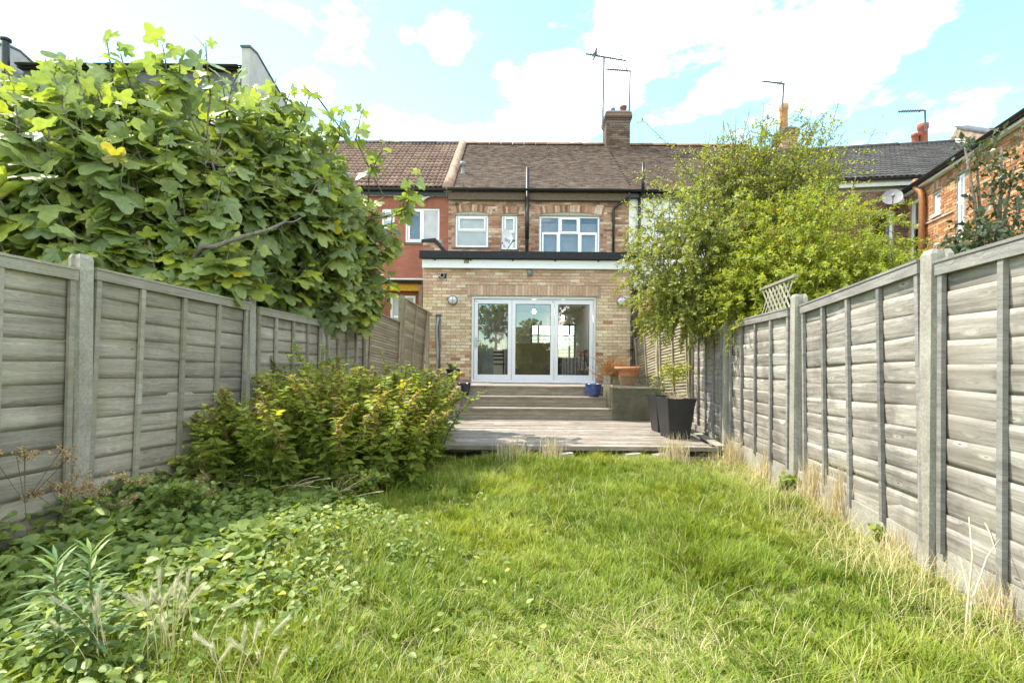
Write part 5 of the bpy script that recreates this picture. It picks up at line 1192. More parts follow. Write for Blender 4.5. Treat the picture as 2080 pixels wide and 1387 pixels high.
# ---- tall olive shrub over the sunlit fence -------------------------
def olive_shrub():
    t = thing('tall_shrub', 'tall airy olive-green shrub with thin upright shoots hanging over the fence', 'shrub', (0, 0, 0))
    curves = []; heads = []
    tips = [(1288, 232, 7.7), (1345, 290, 7.7), (1400, 300, 7.8), (1432, 268, 7.8), (1470, 232, 8.), (1500, 260, 8.), (1552, 192, 8.), (1540, 240, 8.), (1590, 235, 8.1), (1642, 212, 8.1), (1668, 240, 8.), (1705, 212, 8.1), (1690, 250, 8.), (1720, 285, 8.), (1610, 260, 8.1), (1440, 300, 7.9), (1280, 345, 7.4), (1275, 420, 7.3), (1268, 470, 7.3), (1330, 370, 7.6), (1310, 395, 7.5), (1740, 330, 8.), (1380, 340, 7.9), (1265, 520, 7.2)]
    for px, py, Y in tips:
        tip = np.array(at(px, py, Y)); b = np.array(at(1500 + rng.normal() * 55, 560, 7.9)); mid = (b + tip) / 2 + np.array([(tip[0] - b[0]) * -.12, 0, .35 + .15 * abs(tip[0] - b[0])])
        q = bez(b, mid, tip, 14); curves.append(q); heads.append(q)
    # fill shoots inside the crown
    for k in range(140):
        px, py = (rng.uniform(1330, 1730), rng.uniform(240, 470)) if k < 80 else (rng.uniform(1440, 1725), rng.uniform(205, 330))
        if (px < 1430 and py < 330) or (py < 235 and rng.random() < .5): continue
        tip = np.array(at(px, py, rng.uniform(7.4, 8.6))); b = np.array(at(1500 + rng.normal() * 60 + (px - 1500) * .35, 560, 7.9 + rng.normal() * .3)); q = bez(b, (b + tip) / 2 + np.array([0, 0, .3]), tip, 10); curves.append(q); heads.append(q)
    side = []
    for q in heads:
        for _ in range(14):
            f = rng.uniform(.3, 1.0); i = int(f * (len(q) - 1)); p = q[i]; d = unit(rng.normal(size=3) * np.array([1, .8, .5]) + np.array([0, 0, .35])); L = rng.uniform(.15, .5) * (1.15 - f * .6)
            side.append(bez(p, p + d * L * .5, p + d * L + np.array([0, 0, -.06]), 5))
    shoots(curves, .045, .066, .9, M['olive_leaf'], M['twig'], t, r0=.010, start=.25, n2=1)
    shoots(side, .026, .062, .9, M['olive_leaf'], M['twig'], t, r0=.004, twigname='twig')
    # dense skirt that hangs over the fence
    sp = []
    for c, r, n in (((2.85, 7.5, 2.95), (1.0, .8, .95), 620), ((3.0, 7.45, 2.28), (.85, .55, .50), 420), ((2.3, 7.6, 2.5), (.45, .5, .7), 150), ((3.55, 7.6, 3.0), (.9, .7, .75), 340)):
        p, d = ell_points(c, r, n, .6)
        for a, dd in zip(p, d):
            L = rng.uniform(.22, .42); o = unit(dd * .6 + np.array([0, -.35, .1]) + rng.normal(size=3) * .45); sp.append(bez(a, a + o * L * .55, a + o * L + np.array([0, 0, -.22 * L * 2]), 5))
    for px, py in ((1530, 690), (1515, 715), (1335, 690), (1400, 690), (1360, 700), (1480, 680), (1300, 650)):
        b = np.array(at(px - 5, py - 90, 7.1)); tip = np.array(at(px, py, 6.95)); sp.append(bez(b, (b + tip) / 2 + np.array([.03, -.08, .05]), tip, 6))
    shoots(sp, .026, .060, .9, M['olive_leaf'], M['twig'], t, r0=.004, twigname='twig', droop=.15, n2=2)
    tr = MB()
    for k in range(5):
        b = np.array((3.5 + .25 * k, 7.9 + .1 * (k % 2), -.05)); tip = np.array(at(1440 + k * 35, 560, 7.9)); tr.tube([Vector(x) for x in bez(b, (b + tip) / 2 + rng.normal(size=3) * .1, tip, 6)], list(np.linspace(.04, .02, 6)), 6)
    tr.build('trunk', M['bark'], t, True)
olive_shrub()
def lime_shrub():
    t = thing('jasmine_shrub', 'dense yellow-green shrub spilling over the fence beside the trellis', 'shrub', (0, 0, 0))
    sp = []
    for c, r, n in (((4.25, 7.0, 2.95), (1.05, .9, .72), 640), ((3.7, 6.6, 2.5), (.7, .5, .55), 380), ((5.0, 6.6, 2.38), (.70, .6, .36), 330), ((4.3, 6.3, 2.32), (.95, .5, .40), 400), ((3.35, 6.45, 2.15), (.5, .4, .42), 260)):
        p, d = ell_points(c, r, n, .55)
        for a, dd in zip(p, d):
            L = rng.uniform(.22, .45); o = unit(dd * .7 + np.array([-.1, -.3, .35]) + rng.normal(size=3) * .45); sp.append(bez(a, a + o * L * .55 + np.array([0, 0, .03]), a + o * L + np.array([0, 0, -.12]), 5))
    shoots(sp, .027, .060, 1., M['lime_leaf'], M['twig'], t, V=LEAF_V * np.array([.8, 1, 1]), r0=.004, droop=.1, n2=2, twigname='twig')
    # the lone whip with pinnate leaves against the sky
    b = np.array(at(1715, 470, 6.9)); tip = np.array(at(1790, 240, 6.9)); q = bez(b, np.array(at(1735, 330, 6.9)), tip, 12)
    shoots([q], .075, .075, 1.1, M['lime_leaf'], M['twig'], t, r0=.011, twigname='whip')
    side = []
    for f in (3, 4, 5, 6, 7, 9):
        for sg in (-1, 1): side.append(bez(q[f], q[f] + np.array([sg * .10, -.02, .04]), q[f] + np.array([sg * .22, -.05, .0]), 5))
    shoots(side, .028, .045, 1., M['vine_leaf'], M['twig'], t, r0=.003, twigname='twig')
    tr = MB()
    for k in range(4):
        b = np.array((3.9 + .3 * k, 7.0, -.05)); tip = np.array((4.0 + .35 * k, 6.9, 2.4)); tr.tube([Vector(x) for x in bez(b, (b + tip) / 2 + rng.normal(size=3) * .12, tip, 6)], list(np.linspace(.035, .015, 6)), 6)
    tr.build('trunk', M['bark'], t, True)
    fl = MB(); P = []
    for px, py in ((1712, 430), (1690, 480), (1570, 470), (1645, 570), (1800, 540), (1730, 500), (1580, 540)):
        c = np.array(at(px, py, 6.2)); P += list(c + rng.normal(size=(40, 3)) * .045)
    P = np.array(P); leaf_batch('blossom', LEAF_V, LEAF_F, P, rand_dirs(len(P)), np.full(len(P), .022), M['dry_flower'], t, kind='stuff')
lime_shrub()
def dark_tree():
    t = thing('dark_leaved_tree', 'dark glossy-leaved tree in front of the orange brick wing', 'tree', (6.75, 6.7, 0))
    o0 = np.array([6.75, 6.7, 0]); sp = []
    for px, py, rx, rz, n in ((1985, 345, .14, .22, 14), (2055, 345, .24, .30, 40), (1995, 425, .16, .34, 28), (2000, 478, .34, .18, 50), (2070, 460, .28, .20, 44), (1965, 492, .3, .12, 30), (1935, 490, .2, .12, 22), (2105, 360, .3, .5, 60), (1965, 300, .1, .15, 8), (2035, 285, .15, .15, 10)):
        c = np.array(at(px, py, 6.5)); p, d = ell_points(c, (rx, .4, rz), n, .8)
        for a, dd in zip(p, d):
            L = rng.uniform(.15, .35); o = unit(dd * .5 + np.array([-.2, -.2, -.2]) + rng.normal(size=3) * .5); sp.append(bez(a, a + o * L * .5 + np.array([0, 0, .03]), a + o * L + np.array([0, 0, -.08]), 4) - o0)
    shoots(sp, .045, .10, .9, M['dark_leaf'], M['twig'], t, V=LEAF_V * np.array([1.15, 1, 1]), r0=.004, droop=.35, twigname='twig')
    tr = MB(); 
    for k in range(6):
        tip = np.array(at(1960 + k * 25, 300 + 40 * (k % 3), 6.5)) - o0; tr.tube([Vector(x) for x in bez(np.array([0, 0, -.05]), np.array([0, 0, 2.]) + rng.normal(size=3) * .15, tip, 8)], list(np.linspace(.06, .012, 8)), 6)
    tr.build('trunk', M['bark'], t, True)
dark_tree()
# vine behind the planters
t = thing('vine', 'yellow-green vine with long drooping leaflets beside the sunlit slatted fence', 'climbing plant', at(1385, 760, 8.6))
o0 = np.array(t.location); cs = []
for _ in range(40):
    a = np.array(at(1374 + rng.normal() * 14, 745 + rng.normal() * 12, 8.5)) ; o = unit(np.array([rng.uniform(-1, .6), -.4, -.3]) + rng.normal(size=3) * .2); cs.append(bez(a, a + o * .12 + np.array([0, 0, .04]), a + o * .25 + np.array([0, 0, -.06]), 5) - o0)
shoots(cs, .028, .085, 1., M['vine_leaf'], M['twig'], t, V=LANCE_V * np.array([1.4, 1, 1]), r0=.003, twigname='twig')
# ---- nettle patch ---------------------------------------------------
def nettles():
    t = thing('nettle_patch', 'big clump of tall nettles with brown seed spikes in front of the shaded fence', 'nettles', (0, 0, 0))
    stems = MB(); P, D, Sz, U, Rn = [], [], [], [], []; sP, sD, sS = [], [], []
    n = 0; tries = 0
    def side_branch(q, h):
        for _ in range(rng.integers(1, 4)):
            i = rng.integers(2, 5); p0 = q[i]; an = rng.uniform(0, 6.3); L = rng.uniform(.12, .30); e = p0 + np.array([math.cos(an) * L * .7, math.sin(an) * L * .7, L * rng.uniform(.4, .9)]); lit = rng.random()
            stems.tube([Vector(p0), Vector((p0 + e) / 2 + np.array([0, 0, -.02])), Vector(e)], [.004, .003, .002], 4, cap=False)
            for m in range(int(L / .032)):
                p = p0 + (e - p0) * (m + 1) / int(L / .032)
                for sg in (0, 1): a2 = an + 1.57 + sg * math.pi + rng.normal() * .5; P.append(p); D.append(np.array([math.cos(a2), math.sin(a2), rng.uniform(-.3, .5)])); Sz.append(rng.uniform(.04, .08)); U.append((rng.normal() * .4, rng.normal() * .4 - .1, 1)); Rn.append(min(.99, max(.01, .35 + .45 * lit + rng.normal() * .12)))
    while n < 400 and tries < 4000:
        tries += 1
        y = rng.uniform(4.25, 7.3); fx = -2.98 + (y - 4.6) * .09
        x = rng.uniform(fx, -.85 + .14 * (y - 6)); 
        # ground outline of the clump
        if y < 4.25 + max(0, (x + 2.2)) * .35: continue
        if x > -1.0 and (y < 5.0 or y > 6.4): continue
        n += 1
        dm = ((x + 1.75) / 1.35) ** 2 + ((y - 5.55) / 1.55) ** 2
        h = (.42 + .80 * math.sqrt(max(0, 1 - .85 * dm))) * rng.uniform(.62, 1.12) * (1.0 if rng.random() > .12 else 1.22)
        lean = np.array([rng.normal() * .12 + .06 * (x + 1.8), rng.normal() * .10 - .05 + .04 * (y - 5.5), 0]); b = np.array([x, y, lump(x, y)]); tip = b + np.array([0, 0, h * (1 - .2 * np.linalg.norm(lean))]) + lean * h * 1.6; q = bez(b, b + np.array([0, 0, h * .6]) + lean * .15, tip, 6)
        stems.tube([Vector(p) for p in q], list(np.linspace(.007, .003, 6)), 4, cap=False)
        side_branch(q, h)
        k = int(h / .05); f = np.linspace(.12, 1, k); p = np.stack([np.interp(f, np.linspace(0, 1, 6), q[:, c]) for c in range(3)], 1); ph = rng.uniform(0, 6.3); lit = rng.random()
        for i in range(k):
            for m in (0, 1):
                an = ph + i * math.pi / 2 + m * math.pi + rng.normal() * .2; d = np.array([math.cos(an), math.sin(an), rng.uniform(-.35, .35) + (.5 if f[i] > .9 else 0)])
                s = .118 * (1.1 - .6 * f[i] ** 2) * rng.uniform(.7, 1.2); P.append(p[i]); D.append(d); Sz.append(s); U.append((rng.normal() * .45, rng.normal() * .45 - .1, 1)); Rn.append(min(.99, max(0.01, .22 + .5 * lit + .4 * f[i] ** 2 + rng.normal() * .1)))  # leaf tone turns yellower up the stem: sunlit tops put into the colour
        if rng.random() < .42:   # seed tassels along the upper stem
            for i in range(int(k * .45), k):
                for _ in range(16):
                    an = rng.uniform(0, 6.3); sP.append(p[i] + np.array([0, 0, rng.normal() * .012])); sD.append((math.cos(an), math.sin(an), rng.uniform(-.9, .1))); sS.append(rng.uniform(.028, .052))
    stems.build('stem', M['stem_green'], t, kind='stuff')
    NV = np.array([(0, 0, 0), (.30, .22, .05), (.24, .42, .03), (.25, .5, .05), (.13, .75, .01), (0, 1, -.12), (-.13, .75, .01), (-.25, .5, .05), (-.24, .42, .03), (-.30, .22, .05), (0, .4, -.01)])
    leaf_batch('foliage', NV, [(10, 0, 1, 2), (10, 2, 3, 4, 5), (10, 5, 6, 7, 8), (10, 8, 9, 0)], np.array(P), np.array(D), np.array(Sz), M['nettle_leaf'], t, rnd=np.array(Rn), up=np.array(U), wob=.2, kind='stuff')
    leaf_batch('seed_spike', LEAF_V, LEAF_F, np.array(sP), np.array(sD), np.array(sS), M['seed_brown'], t, wob=.6, kind='stuff')
nettles()
def vnoise(x, y, s, seed):
    r = np.random.default_rng(seed); G = r.random((64, 64)); X, Y = x * s + 20, y * s + 20; i, j = np.floor(X).astype(int), np.floor(Y).astype(int); fx, fy = X - i, Y - j; fx, fy = fx * fx * (3 - 2 * fx), fy * fy * (3 - 2 * fy); i %= 63; j %= 63
    return (G[i, j] * (1 - fx) + G[i + 1, j] * fx) * (1 - fy) + (G[i, j + 1] * (1 - fx) + G[i + 1, j + 1] * fx) * fy
# ---- broad-leaved ground cover ---------------------------------------
def cover_w(x, y):
    """1 deep in the leafy corner, 0 on the lawn"""
    e = -.72 - .30 * np.maximum(0, y - 2.9) + .25 * np.sin(y * 2.3) + .15 * np.sin(x * 4 + y * 5)
    return np.clip((e - x) / .8 + .30, 0, 1)
def ground_cover():
    n = 36000; y = rng.uniform(1.55, 5.0, n) ; x = rng.uniform(-3.3, .4, n); fx = -3.22 + (y - 3.5) * .11
    keep = (x > fx) & (rng.random(n) < cover_w(x, y) * .72 * (.40 + .45 * vnoise(x, y, 2.2, 77)) + .07 * (x < .3) * vnoise(x, y, 1.5, 78)); x, y = x[keep], y[keep]; n = len(x)
    w = cover_w(x, y); hb = lumpv(x, y); big = (y > 2.7) & (x < -1.5)
    hill = .045 + .085 * w * (.7 + .3 * np.sin(x * 3.1 + 1) * np.sin(y * 2.7)) + .17 * np.exp(-((x - fx[keep]) / .35) ** 2)
    z = hb + (hill + .09 * w * vnoise(x, y, 4.2, 55) ** 1.5) * rng.random(n) ** .55 + .015
    an = rng.uniform(0, 6.3, n); D = np.stack([np.cos(an), np.sin(an), rng.normal(size=n) * .3 - .1], 1); P = np.stack([x, y, z], 1)
    s = np.where(big, rng.uniform(.045, .092, n), rng.uniform(.024, .054, n)); s = np.where((y < 2.7) & (w > .8) & (x < -1.2), s * 1.2, s)
    U = np.stack([rng.normal(size=n) * .5, rng.normal(size=n) * .5 - .25, np.ones(n)], 1)
    b = big & (rng.random(n) < .55); r = np.clip(rng.normal(.42, .2, n), 0, .93); r[rng.random(n) < .012] = .99
    leaf_batch('ground_cover', HEART_V, HEART_F, P[b], D[b], s[b], M['cover_leaf'], None, rnd=r[b], up=U[b], wob=.4, kind='stuff')
    leaf_batch('low_leafy_weeds', BROAD_V * np.array([.72, 1, 1]), BROAD_F, P[~b], D[~b], s[~b], M['cover_leaf'], None, rnd=r[~b], up=U[~b], wob=.45, kind='stuff')
ground_cover()
# small bushy plant at the fence foot
def small_bush(label, c, r, n, mt, size, V=BROAD_V, F=BROAD_F, name='small_bush'):
    t = thing(name, label, 'bush', c); cs = []
    for _ in range(n):
        a = rng.uniform(0, 6.3); o = np.array([math.cos(a) * r[0] * rng.uniform(.1, 1), math.sin(a) * r[1] * rng.uniform(.1, 1), r[2] * rng.uniform(.5, 1.1)]); cs.append(bez(np.zeros(3), o * np.array([.35, .35, .7]), o, 6))
    shoots(cs, .035, size, 1., mt, M['stem_green'], t, V=V, F=F, r0=.004, twigname='stem', n2=2); return t
small_bush('small leafy bush at the fence foot in front of the nettles', at(355, 1085, 3.65).xy.to_3d(), (.30, .25, .36), 55, M['cover_leaf'], .05)
small_bush('low green weed clump at the base of the nettles', at(745, 1010, 4.55).xy.to_3d(), (.28, .2, .26), 40, M['nettle_leaf'], .07)
small_bush('green dock weed at the foot of the trellis post', at(1600, 1000, 4.75).xy.to_3d(), (.14, .12, .16), 14, M['cover_leaf'], .07)
small_bush('small dock weed against the pale gravel board', at(1790, 1120, 3.4).xy.to_3d(), (.12, .1, .13), 12, M['cover_leaf'], .06)
t = small_bush('small green plant growing in the black plastic pot', at(920, 770, 10.6).xy.to_3d() + Vector((0, 0, 1.06)), (.2, .15, .14), 18, M['cover_leaf'], .06)
# lance-leaved tall weeds
def lance_weed(label, loc, h, n):
    t = thing('lance_leaved_weed', label, 'weed', loc, group='tall lance-leaved weeds'); MB().tube([(0, 0, -.02), (.01, 0, h * .5), (.0, -.01, h)], [.007, .006, .003], 6).build('stem', M['stem_green'], t)
    b = MB(); V = [(0, 0, 0), (.07, .3, .02), (0, .35, .0), (-.07, .3, .02), (.06, .65, -.01), (0, .7, -.03), (-.06, .65, -.01), (0, 1, -.14)]; b.add(V, [(0, 1, 2), (0, 2, 3), (1, 4, 5, 2), (2, 5, 6, 3), (4, 7, 5), (5, 7, 6)]); me = b.mesh('leaf', M['lance_leaf'], True)
    for k in range(n):
        f = .18 + .82 * k / (n - 1); an = k * 2.4; up = .15 + 1.1 * max(0, f - .75) * 4; d = np.array([[math.cos(an), math.sin(an), up]]); T = frames(d, np.array([[0, 0, 1.]]))[0] * (.175 * (1.05 - .45 * f) * rng.uniform(.85, 1.15))
        o = put('leaf', me, t); mx = Matrix(T.tolist()).to_4x4(); mx.translation = (.0, 0, h * f); o.matrix_local = mx
for px, py, Y, h, lb in ((112, 1390, 1.98, .40, 'tall lance-leaved weed standing closest to the picture edge'), (182, 1385, 2.0, .43, 'tall lance-leaved weed next to the barley grass heads')):
    p = at(px, py, Y); lance_weed(lb, (p.x, p.y, lump(p.x, p.y)), h + .05, 60)
# barley grass
def barley(label, px, py, Y, n, hm, spread, seed):
    p = at(px, py, Y); t = thing('barley_grass', label, 'wild barley', (p.x, p.y, lump(p.x, p.y)), group='wild barley tufts'); rg = np.random.default_rng(seed)
    bl = MB()
    for k in range(n):
        b = np.array([rg.normal() * spread * .5, rg.normal() * spread * .4, 0]); h = hm * rg.uniform(.75, 1.1); l = np.array([rg.normal() * .07 + .02, rg.normal() * .05, 0]); tip = b + l + np.array([0, 0, h])
        q = bez(b, b + np.array([0, 0, h * .6]) + l * .2, tip, 6); MB().tube([Vector(x) for x in q], .0016, 4, .4).build('stem', M['straw'], t)
        dv = unit(tip - q[-2] + np.array([rg.normal() * .02, 0, .0])); m = 170; f = rg.random(m); sdv = rand_dirs(m)
        P = tip + dv * (f * .07)[:, None]; D = unit(dv * 1.0 + sdv * (.26)); hd = leaf_batch('seed_head', np.array([(-.016, 0, 0), (.016, 0, 0), (0, 1, 0)]), [(0, 1, 2)], P, D, rg.uniform(.03, .06, m), M['barley'], t, rnd=rg.random(m), wob=.8)
barley('fluffy wild barley tuft standing among the low leaves', 345, 1385, 2.02, 18, .28, .17, 5)
barley('small wild barley tuft cut by the bottom picture edge', 470, 1430, 1.83, 9, .19, .12, 6)
barley('few wild barley heads leaning beside the lance-leaved weeds', 220, 1400, 1.97, 5, .24, .08, 7)
# dry umbel plants against the shaded fence
for k, (px, py, Y, hx, hy, lb) in enumerate(((60, 1100, 3.0, 45, 930, 'dry tan seed plant near the picture edge by the shaded fence'), (140, 1090, 3.15, 120, 985, 'dry tan seed plant in front of the tall concrete post'), (215, 1085, 3.3, 222, 985, 'dry tan seed plant against the battened panel'), (420, 1050, 3.9, 405, 985, 'brown withered flower heads at the edge of the nettles'))):
    p = at(px, py, Y); p.z = lump(p.x, p.y); t = thing('dry_plant', lb, 'dead plant', p, group='dry seed plants by the shaded fence'); hd = at(hx, hy, Y) - p; P = []; st_ = MB()
    for j in range(6):
        e = hd + Vector((random.gauss(0, .10), random.gauss(0, .06), random.gauss(0, .05))); st_.tube([Vector((0, 0, 0)), hd * .6, e], .0022, 4)
        for _ in range(8):
            g = e + Vector((random.gauss(0, .03), random.gauss(0, .03), random.gauss(0, .02))); st_.tube([e - Vector((0, 0, .03)), g], .0008, 3, cap=False); P += [np.array(g) + rng.normal(size=3) * .008 for _ in range(15)]
    st_.build('stem', M['twig'], t); P = np.array(P); leaf_batch('flower_head', LEAF_V, LEAF_F, P, rand_dirs(len(P)), np.full(len(P), .019), M['dry_flower'], t, kind='stuff')
# dry tangled plant beside the doors, stubble in the planter
def dry_tangle(label, loc, r, n, mt='straw', rad=.0025, name='dry_plant', up=.8):
    t = thing(name, label, 'dead plant', loc); b = MB()
    for _ in range(n):
        a = Vector((random.gauss(0, r[0] * .3), random.gauss(0, r[1] * .3), 0)); e = Vector((random.gauss(0, r[0]), random.gauss(0, r[1]), r[2] * random.uniform(.3, 1.1))); m = (a + e) / 2 + Vector((random.gauss(0, r[0] * .4), random.gauss(0, r[1] * .4), random.uniform(0, r[2] * .5)))
        b.tube([Vector(x) for x in bez(np.array(a), np.array(m), np.array(e), 6)], rad, 4, random.random(), cap=False)
    b.build('dry_stem', M[mt], t, kind='stuff'); return t
p = at(1243, 762, 10.7); dry_tangle('orange-brown dried tangle of stems beside the folding doors', (p.x, p.y, .775), (.24, .15, .6), 210, 'dry_orange', .0045)
p = at(1371, 877, 7.30); dry_tangle('dry stubble sticking out of the planter in front', (p.x, p.y, DZ + .55), (.12, .12, .14), 60, 'straw', .0016)
p = at(1349, 868, 7.95); dry_tangle('sparse green and dry grass in the planter at the back', (p.x - .1, p.y, DZ + .55), (.14, .1, .3), 40, 'stem_green', .0016)
p = at(690, 1030, 4.4); dry_tangle('dead fallen twigs in front of the nettle patch', (p.x, p.y, .02), (.28, .14, .22), 26, 'straw', .0028, 'dead_twigs')
p = at(570, 1000, 4.4); dry_tangle('dead bleached stems lying under the nettle patch', (p.x, p.y, .05), (.34, .12, .22), 18, 'straw', .003, 'dead_twigs')
# ---- grass -----------------------------------------------------------
BL_V = np.array([(-.5, 0, 0), (.5, 0, 0), (.42, .42, 0), (-.42, .42, 0), (.26, .76, 0), (-.26, .76, 0), (0, 1, 0)])
def blades(name, x, y, h, w, bend, adir, rnd, mt, zoff=-.01, lean=None):
    n = len(x); t = np.array([0, .42, .76, 1.0]); ang = adir
    bx, by = np.cos(ang), np.sin(ang); sx, sy = -by, bx
    out = np.zeros((n, 7, 3), np.float32); wid = [.5, .42, .26, 0]
    z0 = lumpv(x, y) + zoff
    idx = 0
    for k, tt in enumerate(t):
        hz = h * (tt - .45 * bend * tt ** 2) ; ho = h * bend * tt ** 1.8
        for sgn in ((-1, 1) if k == 0 else (1, -1) if k < 3 else (0,)):
            ww = w * wid[k] * sgn
            out[:, idx, 0] = x + bx * ho + sx * ww; out[:, idx, 1] = y + by * ho + sy * ww; out[:, idx, 2] = z0 + hz; idx += 1
    return raw_mesh(name, out.reshape(-1, 3), [(0, 1, 2, 3), (3, 2, 4, 5), (5, 4, 6)], 7, n, rnd, mt, None, kind='stuff')
def grass():
    C = 15500; cy = 1.45 + 5.3 * rng.random(C) ** 1.45; cx = rng.uniform(-3.2, 3.2, C)
    ok = (np.abs(cx) < 1.12 * cy + .3); cx, cy = cx[ok], cy[ok]; C = len(cx)
    pn, pn2 = vnoise(cx, cy, 1.6, 3), vnoise(cx, cy, 4.5, 4)
    ch = (.034 + .10 * pn ** 1.9 + .045 * pn2) * rng.uniform(.6, 1.35, C); big = rng.random(C) < .05; ch[big] *= 1.5
    cl = vnoise(cx, cy, 1.3, 21) * 9 + rng.normal(size=C) * 1.1; cr = rng.normal(size=C) * .11
    k = 26; x = np.repeat(cx, k); y = np.repeat(cy, k); N = len(x); r = np.abs(rng.normal(size=N)) * .030; a = rng.uniform(0, 6.3, N)
    x = x + np.cos(a) * r; y = y + np.sin(a) * r; h = np.repeat(ch, k) * rng.uniform(.5, 1.25, N); cl = np.repeat(cl, k); cr = np.repeat(cr, k)
    bx, by = np.cos(a) * .8 + np.cos(cl) * .75, np.sin(a) * .8 + np.sin(cl) * .75; ad = np.arctan2(by, bx) + rng.normal(size=N) * .3
    fr = 2.27 + .112 * y - .03; fl = -3.25 + .1 * (y - 3.5); w = cover_w(x, y)
    ok = (x < fr) & (x > fl) & ~((y > 6.47) & (x > -2.5)) & (rng.random(N) > w * .34)
    thin = np.clip((x - (fr - .75)) / .7, 0, 1); tramp = np.exp(-(((x - .45) / .7) ** 2 + ((y - 2.2) / .4) ** 2)); pd = vnoise(x, y, 2.6, 9)
    ok &= rng.random(N) > .45 * thin + .25 * (pd > .75)
    x, y, h, ad, cr, thin, tramp, pd = (q[ok] for q in (x, y, h, ad, cr, thin, tramp, pd)); n = len(x)
    h = h * (1 - .45 * tramp) * (1 - .25 * thin) * np.where(y > 6.0, 1.2, 1) * np.where((y > 6.1) & (x > 1.2), .45, 1) * np.where((y > 6.1) & (x > .1) & (x < .6), .6, 1) * (1 + .5 * np.clip(cover_w(x, y), 0, .8))
    bend = np.clip(.25 + .6 * rng.random(n) + .5 * tramp, 0, 1.3)
    dry = .03 + .16 * thin + .30 * tramp + .55 * np.clip(pd - .48, 0, 1) + .12 * (y > 6.0)
    rnd = np.clip(.03 + .62 * vnoise(x, y, 1.9, 31) + cr + rng.normal(size=n) * .09, 0, .76); isdry = rng.random(n) < dry; rnd = np.where(isdry, rng.uniform(.8, .99, n), rnd)
    blades('grass', x, y, h, np.where(isdry, .0034, .0056) * rng.uniform(.7, 1.3, n), bend, ad, rnd, M['grass'])
    # long seeding stalks and straw
    m = 3600; y = 1.6 + 5.0 * rng.random(m) ** 1.2; fr = 2.27 + .112 * y; x = np.where(rng.random(m) < .72, fr - np.abs(rng.normal(size=m)) * .32 - .03, rng.uniform(-1.2, 2.4, m)); k = (x < fr - .03) & (y < 6.45); x, y = x[k], y[k]; n = len(x)
    blades('straw', x, y, rng.uniform(.10, .30, n), np.full(n, .003), rng.uniform(.3, 1.3, n), rng.uniform(0, 6.3, n), rng.uniform(.8, 1, n), M['grass'])
    # far gardens beyond the fences: a thin sward so the ground does not look bare
grass()
def tuft(label, px, py, Y, n, h, spread, group='dry grass tufts along the sunlit fence', lean=(0, 0)):
    p = at(px, py, Y); t = thing('dry_grass_tuft', label, 'dry grass', (p.x, p.y, lump(p.x, p.y)), group=group); b = MB()
    for _ in range(int(n * 2.0)):
        a = Vector((random.gauss(0, spread * .5), random.gauss(0, spread * .5), -.01)); hh = h * random.uniform(.5, 1.15); e = a + Vector((random.gauss(lean[0], .11) * hh * 1.4, random.gauss(lean[1], .11) * hh * 1.4, hh)); m = a.lerp(e, .5) + Vector((0, 0, hh * .18))
        q = bez(np.array(a), np.array(m), np.array(e), 5); w = .0042; d = (e - a).cross(Vector((random.gauss(0, 1), random.gauss(0, 1), 0))).normalized() * w
        vs = []; fs = []
        for i, x in enumerate(q): k = 1 - i / 4.2; vs += [Vector(x) - d * k, Vector(x) + d * k]
        fs = [(2 * i, 2 * i + 1, 2 * i + 3, 2 * i + 2) for i in range(4)]; b.add(vs, fs, random.random())
    b.build('blade', M['straw'], t, kind='stuff'); return t
for a in (('dry straw tuft at the foot of the trellis post', 1652, 1010, 4.45, 110, .42, .10), ('dry straw tuft leaning on the battened sunlit panel', 1712, 1040, 4.0, 130, .45, .12), ('dry straw tuft at the corner of the deck', 1490, 950, 6.2, 90, .40, .14),
          ('dry straw tuft under the panel with the trellis', 1560, 965, 5.5, 70, .36, .10), ('big dry straw tuft at the foot of the panel cut by the picture edge', 1995, 1215, 2.75, 120, .30, .07), ('flattened dry straw tuft in the corner where the fence leaves the picture', 2050, 1290, 2.42, 130, .26, .12),
          ('thin dry straw tuft beside the large concrete post', 1840, 1150, 3.15, 60, .22, .12)): tuft(*a)
tuft('tall brown grass clump hanging over the middle of the deck edge', 1120, 930, 6.3, 60, .34, .16, 'dry grass clumps along the deck'); tuft('pale dry grass clump in front of the dark gap under the deck', 1370, 935, 6.25, 80, .36, .16, 'dry grass clumps along the deck'); tuft('wispy dry grass clump by the deck edge near the nettles', 1040, 940, 6.1, 60, .32, .2, 'dry grass clumps along the deck')
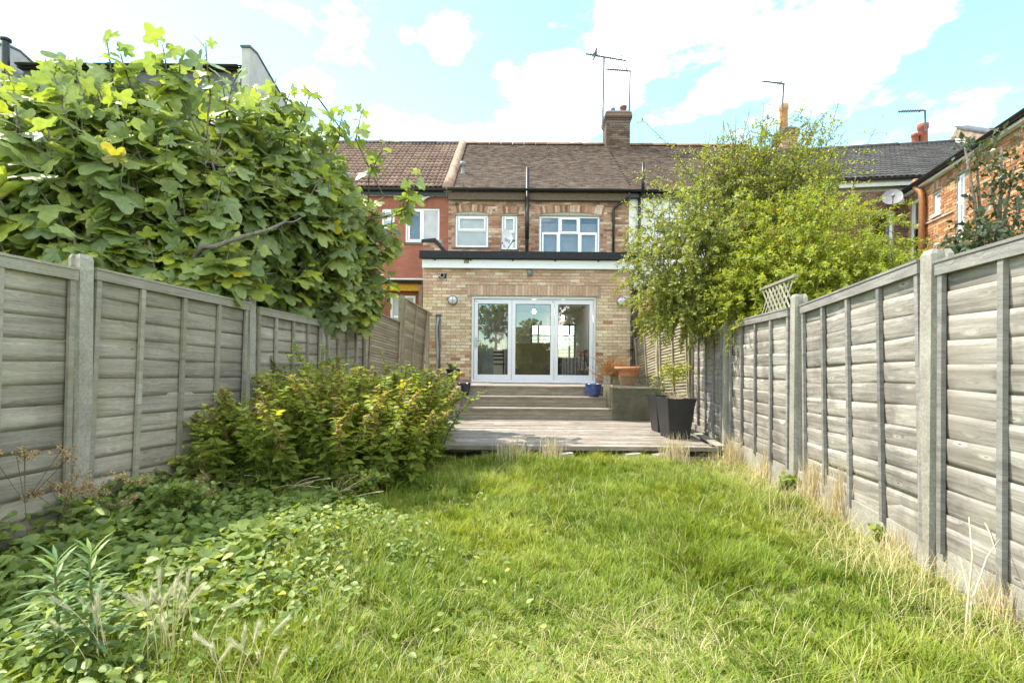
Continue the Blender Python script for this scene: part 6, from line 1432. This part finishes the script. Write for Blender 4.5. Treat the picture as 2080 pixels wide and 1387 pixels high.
for k, pts in enumerate((((1958, 1325, 2.2), (1965, 1230, 2.2), (1975, 1130, 2.25), (1968, 1050, 2.3)), ((1968, 1330, 2.2), (1972, 1225, 2.2), (2005, 1130, 2.3), (2030, 1095, 2.4)), ((2078, 1250, 2.35), (2040, 1170, 2.4), (2010, 1080, 2.5), (1990, 1040, 2.6)))):
    w = [at(*q) for q in pts]; t = thing('dry_stalk', ['tall straight bleached stalk standing before the panel cut by the picture edge', 'forked bleached stalk bending towards the fence', 'long bleached stalk leaning diagonally on the fence'][k], 'dry stalk', w[0], group='long bleached stalks'); MB().tube([q - w[0] for q in w], [.0042, .004, .003, .002], 5, .9).build('stem', M['straw'], t, True)
    if k == 1: MB().tube([w[1] - w[0], at(1950, 1130, 2.3) - w[0]], [.003, .0015], 4, .8).build('twig', M['straw'], t)
# ---- what the glass doors mirror: trees at the far end of the garden behind the camera
def back_tree(label, x, y, h, r, n, mt):
    t = thing('garden_tree', label, 'tree', (x, y, 0), group='trees mirrored in the glass doors'); sp = []
    MB().tube([(0, 0, -.1), (.05, 0, h * .4), (0, .05, h * .8)], [.16, .11, .03], 7).build('trunk', M['bark'], t, True)
    p, d = ell_points((0, 0, h - r[2]), r, n, .7)
    leaf_batch('crown', BROAD_V, BROAD_F, p, rand_dirs(n), rng.uniform(.18, .4, n), mt, t, kind='stuff')
back_tree('dark tree mirrored in the glass beside the door handle', -1.3, -14, 6.0, (1.5, 1.3, 1.7), 800, M['olive_leaf']); back_tree('green bushy tree mirrored in the middle glass door', 1.4, -13, 4.3, (1.4, 1.2, 2.0), 1500, M['lime_leaf']); back_tree('tall loose tree mirrored in the glass door near the drainpipe', 5.6, -14, 8.2, (2.6, 1.8, 2.9), 1500, M['dark_leaf'])
t = thing('garden_hedge', 'long green hedge mirrored low in the glass doors', 'hedge', (0, -15.5, 0))
n = 7000; P = np.stack([rng.uniform(-9, 11, n), rng.uniform(-.5, .5, n), rng.random(n) ** .8 * 3.0], 1); P[:, 2] *= .8 + .25 * np.sin(P[:, 0] * 1.3) * np.sin(P[:, 0] * .37 + 1)
leaf_batch('foliage', BROAD_V, BROAD_F, P, rand_dirs(n), rng.uniform(.18, .36, n), M['olive_leaf'], t, kind='stuff'); box_obj('trunk', (-9, -.12, 0), (11, .12, 2.1), M['bark'], t)
